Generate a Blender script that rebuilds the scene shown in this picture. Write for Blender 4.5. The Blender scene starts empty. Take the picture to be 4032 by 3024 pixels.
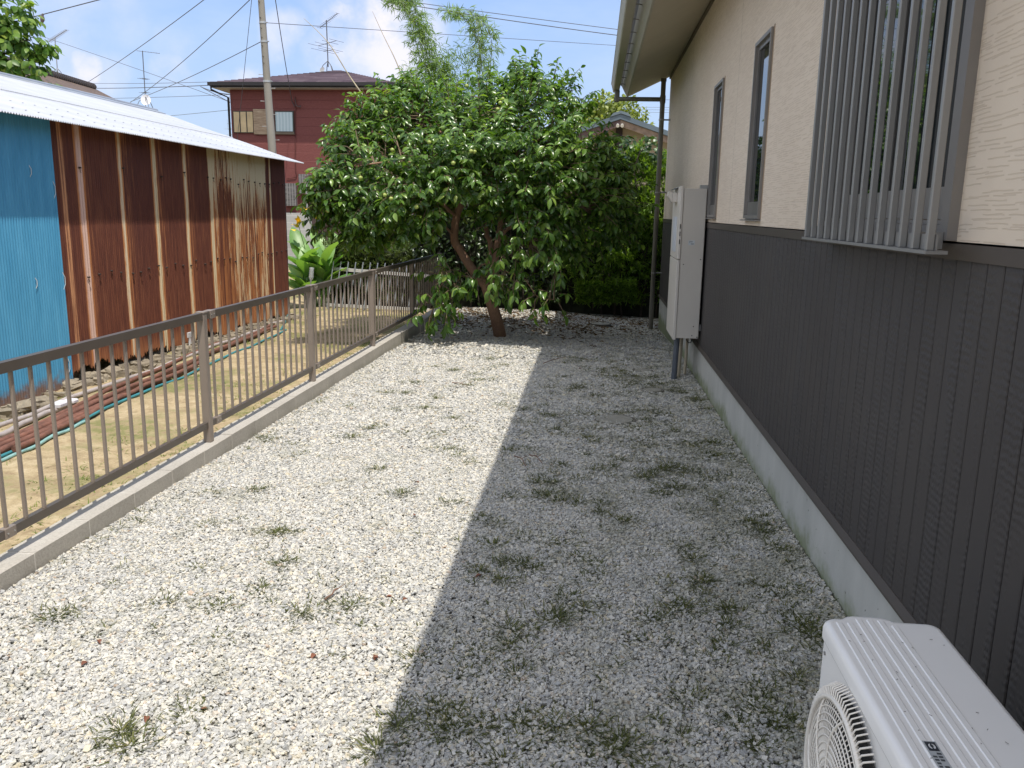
import bpy, math, random
import numpy as np
from mathutils import Vector
rng = np.random.default_rng(7); random.seed(7)
sc = bpy.context.scene; col = sc.collection

# ---------------------------------------------------------------- camera
F, PITCH, YAW, ROLL, CAMH = 3265.0, .2045, .0953, -.0165, 1.619
_f = np.array([-math.sin(YAW)*math.cos(PITCH), math.cos(YAW)*math.cos(PITCH), -math.sin(PITCH)])
_r = np.array([math.cos(YAW), math.sin(YAW), 0.]); _d = np.cross(_f, _r)
_c, _s = math.cos(ROLL), math.sin(ROLL)
RR = np.array([_c*_r+_s*_d, -_s*_r+_c*_d, _f])
def raydir(u, v): return np.array([(u-2016)/F, (v-1512)/F, 1.]) @ RR
def P(u, v, y):                      # survey helper: sight line of a photo point cut at distance y
    d = raydir(u, v); t = y/d[1]; return np.array([0, 0, CAMH]) + t*d
def PX(u, v, x):
    d = raydir(u, v); t = x/d[0]; return np.array([0, 0, CAMH]) + t*d
def PZ(u, v, z):
    d = raydir(u, v); t = (z-CAMH)/d[2]; return np.array([0, 0, CAMH]) + t*d
from mathutils import Matrix
cam = bpy.data.cameras.new('camera'); co = bpy.data.objects.new('camera', cam); col.objects.link(co)
cam.sensor_width = 36; cam.lens = F/4032*36; cam.clip_end = 2000; cam.clip_start = .05
m = Matrix.Identity(4)
for i in range(3):
    m[i][0], m[i][1], m[i][2] = RR[0][i], -RR[1][i], -RR[2][i]
m[2][3] = CAMH
co.matrix_world = m; sc.camera = co

# ---------------------------------------------------------------- light
SUN = Vector((.215, -.31, 1)).normalized()
EL = math.asin(SUN.z); AZ = math.atan2(SUN.x, SUN.y)
sl = bpy.data.lights.new('sun', 'SUN'); sl.energy = 3.5; sl.angle = math.radians(.5); sl.color = (1, .94, .84)
so = bpy.data.objects.new('sun', sl); col.objects.link(so); so.rotation_euler = SUN.to_track_quat('Z', 'Y').to_euler()
sc.view_settings.view_transform = 'Standard'; sc.view_settings.look = 'None'
sc.view_settings.exposure = .45; sc.view_settings.gamma = 1

# ---------------------------------------------------------------- node helpers
def nd(nt, t, ins=None, **pr):
    n = nt.nodes.new(t)
    for k, v in pr.items(): setattr(n, k, v)
    for k, v in (ins or {}).items():
        s = n.inputs[k]
        if isinstance(v, bpy.types.NodeSocket): nt.links.new(v, s)
        else: s.default_value = v
    return n
def mth(nt, op, a, b=0., c=None, clamp=False):
    ins = {0: a, 1: b}
    if c is not None: ins[2] = c
    return nd(nt, 'ShaderNodeMath', ins, operation=op, use_clamp=clamp).outputs[0]
def mixc(nt, f, a, b, bt='MIX'):
    n = nt.nodes.new('ShaderNodeMix'); n.data_type = 'RGBA'; n.blend_type = bt
    for idx, v in ((0, f), (6, a), (7, b)):
        if isinstance(v, bpy.types.NodeSocket): nt.links.new(v, n.inputs[idx])
        else: n.inputs[idx].default_value = v if idx == 0 else (tuple(v)+(1,))[:4]
    return n.outputs[2]
def ramp(nt, fac, stops, interp='LINEAR'):
    n = nt.nodes.new('ShaderNodeValToRGB'); n.color_ramp.interpolation = interp
    e = n.color_ramp.elements
    while len(e) < len(stops): e.new(.5)
    for i, (p, c) in enumerate(stops):
        e[i].position = p
        e[i].color = (c, c, c, 1) if isinstance(c, (int, float)) else tuple(c)+(1,)
    nt.links.new(fac, n.inputs[0]); return n.outputs[0]
def smooth(nt, x, a, b):
    n = nd(nt, 'ShaderNodeMapRange', {0: x, 1: a, 2: b}, interpolation_type='SMOOTHSTEP'); return n.outputs[0]
def noise(nt, vec, scale, detail=3, rough=.6, dist=0.):
    return nd(nt, 'ShaderNodeTexNoise', {'Vector': vec, 'Scale': scale, 'Detail': detail, 'Roughness': rough, 'Distortion': dist}).outputs[0]
def opos(nt): return nd(nt, 'ShaderNodeNewGeometry').outputs['Position']
def sep(nt, v):
    s = nd(nt, 'ShaderNodeSeparateXYZ', {0: v}).outputs; return s[0], s[1], s[2]
def comb(nt, x=0., y=0., z=0.): return nd(nt, 'ShaderNodeCombineXYZ', {0: x, 1: y, 2: z}).outputs[0]
def vscale(nt, v, s):
    return nd(nt, 'ShaderNodeVectorMath', {0: v, 1: s}, operation='MULTIPLY').outputs[0]
def bump(nt, h, strength, dist):
    return nd(nt, 'ShaderNodeBump', {'Height': h, 'Strength': strength, 'Distance': dist}).outputs[0]
def newmat(name):
    m = bpy.data.materials.new(name); m.use_nodes = True; nt = m.node_tree
    b = nt.nodes['Principled BSDF']; return m, nt, b
def setb(nt, b, **k):
    names = {'col': 'Base Color', 'rough': 'Roughness', 'metal': 'Metallic', 'normal': 'Normal', 'spec': 'Specular IOR Level', 'alpha': 'Alpha', 'trans': 'Transmission Weight', 'ior': 'IOR', 'coat': 'Coat Weight'}
    for a, v in k.items():
        s = b.inputs[names[a]]
        if isinstance(v, bpy.types.NodeSocket): nt.links.new(v, s)
        elif a == 'col': s.default_value = (tuple(v)+(1,))[:4]
        else: s.default_value = v
MATS = {}
def simple(name, c, rough=.6, var=.15, vs=3., metal=0., bmp=0., bs=60., stretch=(1, 1, 1), spec=.5, fine=0.):
    if name in MATS: return MATS[name]
    m, nt, b = newmat(name); p = vscale(nt, opos(nt), stretch)
    n1 = noise(nt, p, vs, 4); c = np.array(c)
    k = ramp(nt, n1, [(.3, tuple(c*(1-var))), (.7, tuple(np.minimum(c*(1+var), .95)))])
    if fine:
        k = mixc(nt, fine, k, ramp(nt, noise(nt, p, bs*2, 2), [(.3, tuple(c*.55)), (.7, tuple(np.minimum(c*1.3, .95)))]))
    setb(nt, b, col=k, rough=rough, metal=metal, spec=spec)
    if bmp: setb(nt, b, normal=bump(nt, noise(nt, p, bs, 3), bmp, .01))
    MATS[name] = m; return m
def leafmat(name, stops, rough=.35, trans=.3, spec=.5):
    m, nt, b = newmat(name)
    a = nd(nt, 'ShaderNodeAttribute', attribute_name='rnd').outputs['Fac']
    n1 = noise(nt, opos(nt), 1.6, 3)
    f = mth(nt, 'ADD', mth(nt, 'MULTIPLY', a, .75), mth(nt, 'MULTIPLY', mth(nt, 'SUBTRACT', n1, .3), .5), clamp=True)
    k = ramp(nt, f, stops)
    setb(nt, b, col=k, rough=rough, spec=spec)
    tr = nd(nt, 'ShaderNodeBsdfTranslucent', {'Color': mixc(nt, 1., k, (1.9, 1.9, .6), 'MULTIPLY')})
    mx = nd(nt, 'ShaderNodeMixShader', {0: trans, 1: b.outputs[0], 2: tr.outputs[0]})
    nt.links.new(mx.outputs[0], nt.nodes['Material Output'].inputs[0])
    return m

# ---------------------------------------------------------------- sky with clouds
w = bpy.data.worlds.new('World'); sc.world = w; w.use_nodes = True; nt = w.node_tree
bg = nt.nodes['Background']; bg.inputs[1].default_value = .15
sky = nd(nt, 'ShaderNodeTexSky', sky_type='NISHITA', sun_disc=False, sun_elevation=EL, sun_rotation=AZ, air_density=1.0, dust_density=1.6, ozone_density=2.2)
gd = nd(nt, 'ShaderNodeTexCoord').outputs['Generated']
nz = nd(nt, 'ShaderNodeTexNoise', {'Vector': gd, 'Scale': 9., 'Detail': 7., 'Roughness': .6})
off = nd(nt, 'ShaderNodeVectorMath', {0: nz.outputs['Color'], 1: (.5, .5, .5)}, operation='SUBTRACT').outputs[0]
wv = nd(nt, 'ShaderNodeVectorMath', {0: gd, 1: vscale(nt, off, (.05, .05, .075))}, operation='ADD').outputs[0]
wv = nd(nt, 'ShaderNodeVectorMath', {0: wv}, operation='NORMALIZE').outputs[0]
dens = None
for (u, v, r, s_) in [(1480, 95, 95, .95), (1400, 190, 130, .65), (1520, 210, 130, .75), (1640, 170, 110, .55), (1330, 90, 55, .8), (1310, 240, 90, .5),
                      (1120, 130, 70, .5), (1160, 110, 50, .4), (345, 270, 55, .75), (290, 300, 55, .45), (430, 300, 70, .3), (690, 290, 60, .42), (870, 290, 40, .25),
                      (970, 320, 70, .5), (150, 40, 200, .30), (430, 30, 120, .2), (1290, 0, 80, .3), (700, 170, 60, .2), (-500, 200, 300, .6), (3000, -600, 500, .4), (4800, 300, 420, .6)]:
    d = raydir(u, v); d = d/np.linalg.norm(d); ang = math.atan(r/F)
    dt = nd(nt, 'ShaderNodeVectorMath', {0: wv, 1: tuple(d)}, operation='DOT_PRODUCT').outputs['Value']
    q = mth(nt, 'MULTIPLY', smooth(nt, dt, math.cos(ang*1.45), math.cos(ang*.45)), s_)
    dens = q if dens is None else mth(nt, 'MAXIMUM', dens, q)
n2 = noise(nt, gd, 14., 5, .6)
dens = mth(nt, 'MULTIPLY', dens, smooth(nt, n2, .2, .62), clamp=True)
gz = sep(nt, gd)[2]
hz = mth(nt, 'MULTIPLY', smooth(nt, gz, .35, -.02), .38)
wisp = mth(nt, 'MULTIPLY', smooth(nt, noise(nt, vscale(nt, gd, (3, 3, 9)), 1.5, 5), .45, .75), .14)
c1 = mixc(nt, .42, mixc(nt, 1., sky.outputs[0], (1.15, 1.10, 1.10), 'MULTIPLY'), (1.35, 2.45, 4.9))
c2 = mixc(nt, hz, c1, (2.75, 3.05, 4.0))
c2 = mixc(nt, wisp, c2, (4.6, 4.9, 5.6))
shade = ramp(nt, n2, [(.3, (4.0, 4.2, 4.9)), (.65, (5.6, 5.2, 5.5))])
c3 = mixc(nt, dens, c2, shade)
# unseen bright clouds added overhead and behind the camera to lift the yard's shade
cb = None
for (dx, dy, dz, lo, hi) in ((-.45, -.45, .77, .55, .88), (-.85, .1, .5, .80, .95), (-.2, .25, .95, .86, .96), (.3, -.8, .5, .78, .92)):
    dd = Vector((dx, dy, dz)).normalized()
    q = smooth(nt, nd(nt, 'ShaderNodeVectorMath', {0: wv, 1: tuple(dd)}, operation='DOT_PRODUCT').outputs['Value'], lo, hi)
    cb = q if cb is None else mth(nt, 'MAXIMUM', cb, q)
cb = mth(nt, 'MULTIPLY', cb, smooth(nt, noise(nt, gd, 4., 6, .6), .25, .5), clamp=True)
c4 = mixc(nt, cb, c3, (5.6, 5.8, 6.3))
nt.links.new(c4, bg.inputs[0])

# ---------------------------------------------------------------- mesh helpers
class MB:
    def __init__(s): s.v = []; s.f = []; s.m = []; s.sm = []
    def add(s, vs, fs, mi=0, smooth=False):
        o = len(s.v); s.v += [tuple(map(float, p)) for p in vs]
        for f in fs: s.f.append([o+i for i in f]); s.m.append(mi); s.sm.append(smooth)
        return s
    def box(s, a, b, mi=0, ch=0.):
        (x0, y0, z0), (x1, y1, z1) = a, b
        x0, x1 = min(x0, x1), max(x0, x1); y0, y1 = min(y0, y1), max(y0, y1); z0, z1 = min(z0, z1), max(z0, z1)
        if ch:   # chamfered along vertical and top edges: built as loft of octagonal rings
            c = min(ch, (x1-x0)/2.1, (y1-y0)/2.1)
            def ring(z, k): return [(x0+k, y0+c+k*0, z), (x0+c, y0+k, z), (x1-c, y0+k, z), (x1-k, y0+c, z), (x1-k, y1-c, z), (x1-c, y1-k, z), (x0+c, y1-k, z), (x0+k, y1-c, z)]
            r = [ring(z0, c*.6), ring(z0+c*.6, 0), ring(z1-c*.6, 0), ring(z1, c*.6)]
            vs = sum(r, []); fs = [[i for i in range(7, -1, -1)], [24+i for i in range(8)]]
            for k in range(3):
                for i in range(8): fs.append([k*8+i, k*8+(i+1) % 8, k*8+8+(i+1) % 8, k*8+8+i])
            return s.add(vs, fs, mi)
        vs = [(x, y, z) for z in (z0, z1) for y in (y0, y1) for x in (x0, x1)]
        return s.add(vs, [(0, 2, 3, 1), (4, 5, 7, 6), (0, 1, 5, 4), (2, 6, 7, 3), (0, 4, 6, 2), (1, 3, 7, 5)], mi)
    def hexa(s, p, mi=0):       # 8 points, bottom 4 ccw then top 4
        return s.add(p, [(3, 2, 1, 0), (4, 5, 6, 7), (0, 1, 5, 4), (1, 2, 6, 5), (2, 3, 7, 6), (3, 0, 4, 7)], mi)
    def quad(s, p, mi=0): return s.add(p, [tuple(range(len(p)))], mi)
    def tube(s, pts, rad, seg=8, mi=0, cap=True):
        pts = [np.array(p, float) for p in pts]; n = len(pts)
        if np.isscalar(rad): rad = [rad]*n
        vs = []; prev = None
        for i, p in enumerate(pts):
            t = pts[min(i+1, n-1)]-pts[max(i-1, 0)]; t = t/(np.linalg.norm(t)+1e-12)
            if prev is None:
                a = np.array([0, 0, 1.]) if abs(t[2]) < .9 else np.array([1., 0, 0])
                a = np.cross(t, a)
            else: a = prev-t*np.dot(prev, t)
            a = a/np.linalg.norm(a); prev = a; b = np.cross(t, a)
            for k in range(seg):
                q = 2*math.pi*k/seg; vs.append(p+rad[i]*(math.cos(q)*a+math.sin(q)*b))
        fs = [(i*seg+k, i*seg+(k+1) % seg, (i+1)*seg+(k+1) % seg, (i+1)*seg+k) for i in range(n-1) for k in range(seg)]
        s.add(vs, fs, mi, True)
        if cap:
            s.add(vs[:seg], [tuple(range(seg))[::-1]], mi); s.add(vs[-seg:], [tuple(range(seg))], mi)
        return s
    def prism(s, poly, axis, a, b, mi=0):    # extrude 2D polygon along axis
        def mk(q, w_):
            q = list(q); q.insert(axis, w_); return q
        n = len(poly); vs = [mk(q, a) for q in poly]+[mk(q, b) for q in poly]
        fs = [tuple(range(n)), tuple(range(2*n-1, n-1, -1))]+[(i, i+n, (i+1) % n+n, (i+1) % n) for i in range(n)]
        return s.add(vs, fs, mi)
    def build(s, name, mats, parent=None, **tags):
        me = bpy.data.meshes.new(name); me.from_pydata(s.v, [], s.f)
        if not isinstance(mats, (list, tuple)): mats = [mats]
        for mm in mats: me.materials.append(mm)
        me.polygons.foreach_set('material_index', s.m); me.polygons.foreach_set('use_smooth', s.sm)
        me.update()
        import bmesh
        if len(s.f) < 60000:
            bm = bmesh.new(); bm.from_mesh(me); bmesh.ops.recalc_face_normals(bm, faces=bm.faces) if not tags.pop('keepn', False) else None
            bm.to_mesh(me); bm.free()
        o = bpy.data.objects.new(name, me); col.objects.link(o)
        if parent: o.parent = parent; o.matrix_parent_inverse = Matrix.Translation(-Vector(parent.location))
        return tag(o, **tags)
def tag(o, label=None, cat=None, group=None, kind=None):
    if label: o['label'] = label
    if cat: o['category'] = cat
    if group: o['group'] = group
    if kind: o['kind'] = kind
    return o
def thing(name, label, cat, loc=(0, 0, 0), group=None):
    o = bpy.data.objects.new(name, None); o.location = [float(q) for q in loc]; col.objects.link(o); o.empty_display_size = .1
    return tag(o, label, cat, group)
def fastmesh(name, V, Fc, mat, rnd=None, parent=None, smooth=False, **tags):
    V = np.asarray(V, np.float32); Fc = np.asarray(Fc, np.int32); k = Fc.shape[1]
    me = bpy.data.meshes.new(name); me.vertices.add(len(V)); me.vertices.foreach_set('co', V.ravel())
    me.loops.add(Fc.size); me.loops.foreach_set('vertex_index', Fc.ravel())
    me.polygons.add(len(Fc)); me.polygons.foreach_set('loop_start', np.arange(len(Fc), dtype=np.int32)*k)
    me.polygons.foreach_set('use_smooth', np.full(len(Fc), smooth))
    me.materials.append(mat)
    if rnd is not None:
        at = me.attributes.new('rnd', 'FLOAT', 'FACE'); at.data.foreach_set('value', np.asarray(rnd, np.float32))
    me.update(); me.validate()
    o = bpy.data.objects.new(name, me); col.objects.link(o)
    if parent: o.parent = parent; o.matrix_parent_inverse = Matrix.Translation(-Vector(parent.location))
    return tag(o, **tags)
def scatter(tv, tf, M, T):
    """tv (k,3), tf (q,n), M (N,3,3) columns = axes, T (N,3)"""
    tv = np.asarray(tv); N = len(T)
    V = np.einsum('nij,kj->nki', M, tv)+T[:, None, :]
    Fc = (np.asarray(tf)[None]+(np.arange(N)*len(tv))[:, None, None]).reshape(-1, len(tf[0]))
    return V.reshape(-1, 3), Fc
def nrm(a): return a/(np.linalg.norm(a, axis=-1, keepdims=True)+1e-9)
def leaf_template(L=1., W=.28, droop=.25, fold=.12, prof=((0, .05), (.15, .6), (.4, 1.), (.65, .85), (.87, .4), (1, .02))):
    v = []; 
    for t, wd in prof:
        z = -droop*t*t*L; 
        v += [(-wd*W, t*L, z+fold*wd*W*1.6), (0, t*L, z), (wd*W, t*L, z+fold*wd*W*1.6)]
    f = []
    for i in range(len(prof)-1):
        a = i*3; f += [(a, a+1, a+4, a+3), (a+1, a+2, a+5, a+4)]
    return np.array(v), f
def frames(dirs, nors):
    y = nrm(dirs); x = nrm(np.cross(y, nors)); z = np.cross(x, y)
    return np.stack([x, y, z], axis=-1)
def leaves(name, pos, dirs, nors, size, tmpl, mat, parent=None, **tags):
    tv, tf = tmpl; M = frames(dirs, nors)*np.asarray(size)[:, None, None]
    V, Fc = scatter(tv, tf, M, pos); r = np.repeat(rng.random(len(pos)), len(tf))
    return fastmesh(name, V, Fc, mat, r, parent, True, **tags)
def branch(mb, pts, r0, r1, seg=7, wob=.0, sub=3):
    pts = [np.array(p, float) for p in pts]; out = []
    for i in range(len(pts)-1):
        for k in range(sub):
            t = k/sub; p0 = pts[max(i-1, 0)]; p1 = pts[i]; p2 = pts[i+1]; p3 = pts[min(i+2, len(pts)-1)]
            q = .5*((2*p1)+(-p0+p2)*t+(2*p0-5*p1+4*p2-p3)*t*t+(-p0+3*p1-3*p2+p3)*t**3)
            out.append(q+rng.normal(0, wob, 3)*(1 if (i or k) else 0))
    out.append(pts[-1]); n = len(out)
    mb.tube(out, [r0+(r1-r0)*(i/(n-1))**.8 for i in range(n)], seg); return out

# ================================================================ GROUND
W = 1.071
def ss(x, a, b):
    t = np.clip((x-a)/(b-a), 0, 1); return t*t*(3-2*t)
def gz_(x, y):       # height of the gravel bed
    return .035-.035*ss(y, 3, 7)-.03*ss(y, 7, 11)-.15*ss(y, 9.5, 13.6)*(.35+.65*ss(x, -1.4, .9))
def fz_(x, y):       # height of the neighbour's soil
    return -.08-.05*ss(y, 9, 14)+.02*np.sin(x*2.3+y*1.1)*np.cos(y*1.7-x)+.012*np.sin(x*9+y*5)*np.sin(y*11)
def gridmesh(name, xs, ys, hf, mat, **tags):
    X, Y = np.meshgrid(xs, ys, indexing='ij'); Z = hf(X, Y)
    V = np.stack([X, Y, Z], -1).reshape(-1, 3); nx, ny = len(xs), len(ys)
    i, j = np.meshgrid(np.arange(nx-1), np.arange(ny-1), indexing='ij'); a = (i*ny+j).ravel()
    return fastmesh(name, V, np.stack([a, a+ny, a+ny+1, a+1], 1), mat, None, None, True, **tags)
m_soil, nt, b = newmat('dry_soil'); p = opos(nt)
n1 = noise(nt, p, 1.1, 5, .65); n2 = noise(nt, p, 9., 6, .7); n3 = noise(nt, p, 60., 4, .7)
k = ramp(nt, n2, [(.3, (.25, .185, .11)), (.5, (.42, .33, .20)), (.72, (.54, .445, .29))])
k = mixc(nt, mth(nt, 'MULTIPLY', smooth(nt, n3, .5, .7), .35), k, (.22, .14, .07))
gm = mth(nt, 'MULTIPLY', smooth(nt, n1, .46, .60), smooth(nt, n2, .38, .55))
k = mixc(nt, mth(nt, 'MULTIPLY', gm, .75), k, (.14, .16, .045))
setb(nt, b, col=k, rough=.95, spec=.15, normal=bump(nt, mth(nt, 'ADD', n2, mth(nt, 'MULTIPLY', n3, .5)), .7, .03))
xs = np.concatenate([[-600, -200, -80, -50, -40, -30, -24, -20, -16, -13], np.arange(-11, -2.5, .09), [-2.46, -2.44, -1, 1, 4, 9, 20, 60, 200, 600]])
ys = np.concatenate([[-100, -30, -10, -3, 0], np.arange(2, 17, .1), [18, 20, 23, 27, 32, 40, 60, 120, 300, 900]])
def ground_h(x, y): return np.where(x < -2.45, fz_(x, y), np.where((y < 15.3), -.42, -.2))
gridmesh('ground', xs, ys, ground_h, m_soil, kind='structure')
# gravel bed under the loose stones
m_bed, nt, b = newmat('gravel_fines'); p = opos(nt)
vo = nd(nt, 'ShaderNodeTexVoronoi', {'Vector': p, 'Scale': 95.}); rr = sep(nt, vo.outputs['Color'])[0]
k = ramp(nt, rr, [(0, (.24, .235, .215)), (.35, (.36, .355, .335)), (.7, (.44, .43, .40)), (1, (.55, .54, .50))])
gm = mth(nt, 'MULTIPLY', smooth(nt, noise(nt, p, 1.6, 5, .7), .5, .7), .55)
k = mixc(nt, gm, k, (.12, .115, .06))
setb(nt, b, col=k, rough=.95, spec=.2, normal=bump(nt, vo.outputs['Distance'], .9, .01))
gridmesh('gravel_bed', np.linspace(-2.44, W+.06, 36), np.linspace(-3, 15.2, 126), lambda x, y: gz_(x, y)-.008+.006*np.sin(x*3.1+y*2.2), m_bed, kind='structure')
# loose crushed stone
m_stone, nt, b = newmat('crushed_stone')
a = nd(nt, 'ShaderNodeAttribute', attribute_name='rnd').outputs['Fac']; p = opos(nt)
k = ramp(nt, a, [(0, (.24, .24, .24)), (.1, (.34, .345, .345)), (.3, (.43, .43, .415)), (.5, (.50, .49, .455)), (.7, (.56, .54, .49)), (.82, (.60, .575, .51)), (.92, (.58, .51, .37)), (.97, (.68, .66, .60)), (1, (.40, .29, .20))])
k = mixc(nt, .22, k, ramp(nt, noise(nt, p, 220., 2), [(.35, (.2, .2, .19)), (.65, (.75, .74, .7))]))
px_ = sep(nt, p)[0]
dn = mth(nt, 'ADD', noise(nt, p, 3.4, 7, .8), mth(nt, 'MULTIPLY', smooth(nt, px_, -.8, .9), .10))
dirt = mth(nt, 'MULTIPLY', smooth(nt, dn, .52, .68), .38)
k = mixc(nt, dirt, k, (.165, .165, .085))
setb(nt, b, col=k, rough=.85, spec=.25)
def stones(n, x0, x1, y0, y1, s0, s1, lift):
    T = np.stack([rng.uniform(x0, x1, n), rng.uniform(y0, y1, n), np.zeros(n)], 1)
    T[:, 2] = gz_(T[:, 0], T[:, 1])+rng.uniform(-.2, 1, n)*lift+.004*np.sin(T[:, 0]*7+T[:, 1]*4)
    box = np.array([(x, y, z) for z in (-1, 1) for y in (-1, 1) for x in (-1, 1)], float)
    V = box[None]*(.5+rng.uniform(-.24, .18, (n, 8, 3)))
    sz = rng.uniform(s0, s1, (n, 1))*np.exp(rng.normal(0, .22, (n, 1)))
    sc3 = np.concatenate([sz*rng.uniform(.8, 1.35, (n, 1)), sz*rng.uniform(.6, 1., (n, 1)), sz*rng.uniform(.35, .65, (n, 1))], 1)
    V = V*sc3[:, None, :]
    q = nrm(np.concatenate([np.ones((n, 1))*1., rng.normal(0, .28, (n, 2)), rng.normal(0, 2., (n, 1))], 1))
    w_, x, y, z = q.T
    R = np.stack([1-2*(y*y+z*z), 2*(x*y-z*w_), 2*(x*z+y*w_), 2*(x*y+z*w_), 1-2*(x*x+z*z), 2*(y*z-x*w_), 2*(x*z-y*w_), 2*(y*z+x*w_), 1-2*(x*x+y*y)], 1).reshape(n, 3, 3)
    V = np.einsum('nij,nkj->nki', R, V)+T[:, None]
    fs = np.array([(0, 2, 3, 1), (4, 5, 7, 6), (0, 1, 5, 4), (2, 6, 7, 3), (0, 4, 6, 2), (1, 3, 7, 5)])
    return V.reshape(-1, 3), (fs[None]+(np.arange(n)*8)[:, None, None]).reshape(-1, 4), np.repeat(rng.random(n), 6)
parts = [stones(240000, -2.39, W-.01, 1.5, 5.4, .0078, .0128, .007), stones(95000, -2.39, W-.01, 5.4, 9.2, .011, .017, .007), stones(34000, -2.39, W+.3, 9.2, 14.7, .016, .025, .01)]
V = []; Fc = []; R_ = []; o = 0
for v_, f_, r_ in parts: V.append(v_); Fc.append(f_+o); R_.append(r_); o += len(v_)
fastmesh('gravel', np.concatenate(V), np.concatenate(Fc), m_stone, np.concatenate(R_), None, False, kind='stuff', label='pale crushed stone gravel covering the side yard', cat='gravel')
# weeds in the gravel
m_weed = leafmat('weed_leaf', [(0, (.04, .05, .018)), (.4, (.075, .09, .03)), (.75, (.14, .15, .05)), (1, (.24, .20, .09))], .6, .25, .2)
def blades(centers, n_per, spread, hgt, wid, zf, flat=.0):
    C = np.repeat(np.array(centers), n_per, 0); n = len(C)
    th = rng.uniform(0, 2*math.pi, n); rad = np.abs(rng.normal(0, spread, n)).reshape(-1)
    pos = np.stack([C[:, 0]+rad*np.cos(th), C[:, 1]+rad*np.sin(th), np.zeros(n)], 1); pos[:, 2] = zf(pos[:, 0], pos[:, 1])
    lean = rng.uniform(.2, 1.0, n)+flat; ph = th+rng.normal(0, .7, n)
    d = np.stack([np.cos(ph)*lean, np.sin(ph)*lean, np.ones(n)*rng.uniform(.35, 1., n)], 1)
    nn = np.stack([-np.cos(ph), -np.sin(ph), np.ones(n)], 1)+rng.normal(0, .2, (n, 3))
    L = hgt*rng.uniform(.5, 1.35, n)
    return pos, d, nn, L
gz2 = lambda x, y: gz_(x, y)+.004
spots = []
def field_of(n, x0, x1, y0, y1):
    out = []
    while len(out) < n:
        x, y = rng.uniform(x0, x1), rng.uniform(y0, y1)
        s_ = .5+.5*math.sin(x*3.1+1.3*math.sin(y*1.9))*math.cos(y*2.3+x)
        if rng.random() < .25+.75*s_: out.append((x, y))
    return out
# sites read off the photo (pixel -> ground)
for (u, v) in [(2190, 2440), (2230, 2370), (2100, 2250), (2060, 2130), (2150, 2150), (2230, 2160), (2410, 2980), (2100, 2930), (1800, 2850), (1980, 2880), (1810, 2680), (1800, 2900), (2000, 2560), (1660, 2610),
               (2790, 2620), (2850, 2560), (2860, 2420), (2880, 2480), (2960, 2800), (3000, 2830), (3060, 2880), (2980, 2960), (2120, 1960), (2150, 1950), (2280, 1980), (2430, 1620), (2360, 1620), (2500, 1690), (2340, 1680),
               (2700, 1740), (2590, 1620), (2640, 1830), (2620, 1850), (2540, 1880), (3080, 2360), (3120, 2420), (3010, 2330), (3190, 2520), (3160, 2470), (2840, 2160), (2700, 2170), (2460, 2060),
               (850, 2540), (870, 2400), (1120, 2230), (1090, 2110), (820, 2080), (510, 2960), (480, 2900), (760, 2830), (240, 2430), (1080, 1730), (1150, 1750), (1200, 1790), (1040, 1720), (1700, 1770), (1760, 1780), (1580, 1950),
               (1640, 1500), (1670, 1600), (1720, 1560), (1880, 1490), (1520, 1540), (1600, 1540), (1780, 1640), (1890, 2260), (1570, 2880), (1480, 2970), (2320, 2880)]:
    q = PZ(u, v, .02); spots.append((q[0], q[1]))
dens_sp = field_of(420, -.5, 1.0, 2.0, 10.5)+field_of(200, .3, 1.0, 3.0, 8.5)+field_of(90, -2.3, -.5, 2.2, 10.5)+[(W-.05-abs(rng.normal(0, .07)), y) for y in rng.uniform(2.2, 12.8, 130)]+[(-2.33+abs(rng.normal(0, .05)), y) for y in rng.uniform(2.6, 12.5, 60)]
b1 = blades([s_ for s_ in spots if s_[1] > 1.5]+field_of(170, -.5, 1.0, 2.0, 9.5)+field_of(40, -2.2, -.5, 2.2, 9.5), 120, .058, .036, 1, gz2, .4); b2 = blades(dens_sp, 16, .04, .035, 1, gz2, .5)
b3 = blades(field_of(320, -2.3, 1.0, 2.0, 11), 9, .09, .028, 1, gz2, 1.0)
P_ = [np.concatenate(z) for z in zip(b1, b2, b3)]
bl_t = leaf_template(1., .05, .35, .1, ((0, 1), (.5, .8), (1, .1)))
leaves('weeds', P_[0], P_[1], P_[2], P_[3], bl_t, m_weed, kind='stuff', label='low weeds and grass growing through the gravel', cat='weeds')
m_grass2 = leafmat('field_grass', [(0, (.08, .12, .025)), (.5, (.14, .20, .04)), (1, (.28, .27, .10))], .6, .3, .2)
cs = []
for _ in range(2100):
    x = rng.uniform(-7.5, -2.65); y = rng.uniform(3, 16.5)
    if (x > -3.6 or -4.9 < x < -3.9 or y > 12.5) and math.sin(x*2.1+y)*math.cos(y*1.3-x) > -.25: cs.append((x, y))
f1 = blades(cs, 14, .06, .05, 1, lambda x, y: fz_(x, y)-.004, .4)
cs2 = [(-2.56-abs(rng.normal(0, .08)), y) for y in rng.uniform(7, 13, 60)]+[(-2.6-abs(rng.normal(0, .1)), y) for y in rng.uniform(2.6, 7, 16)]
f2 = blades(cs2, 16, .04, .09, 1, lambda x, y: fz_(x, y)-.004)
P_ = [np.concatenate(z) for z in zip(f1, f2)]
leaves('field_grass', *P_[:4], bl_t, m_grass2, kind='stuff', label='sparse grass on the dry soil beside the shed', cat='grass')
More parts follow.
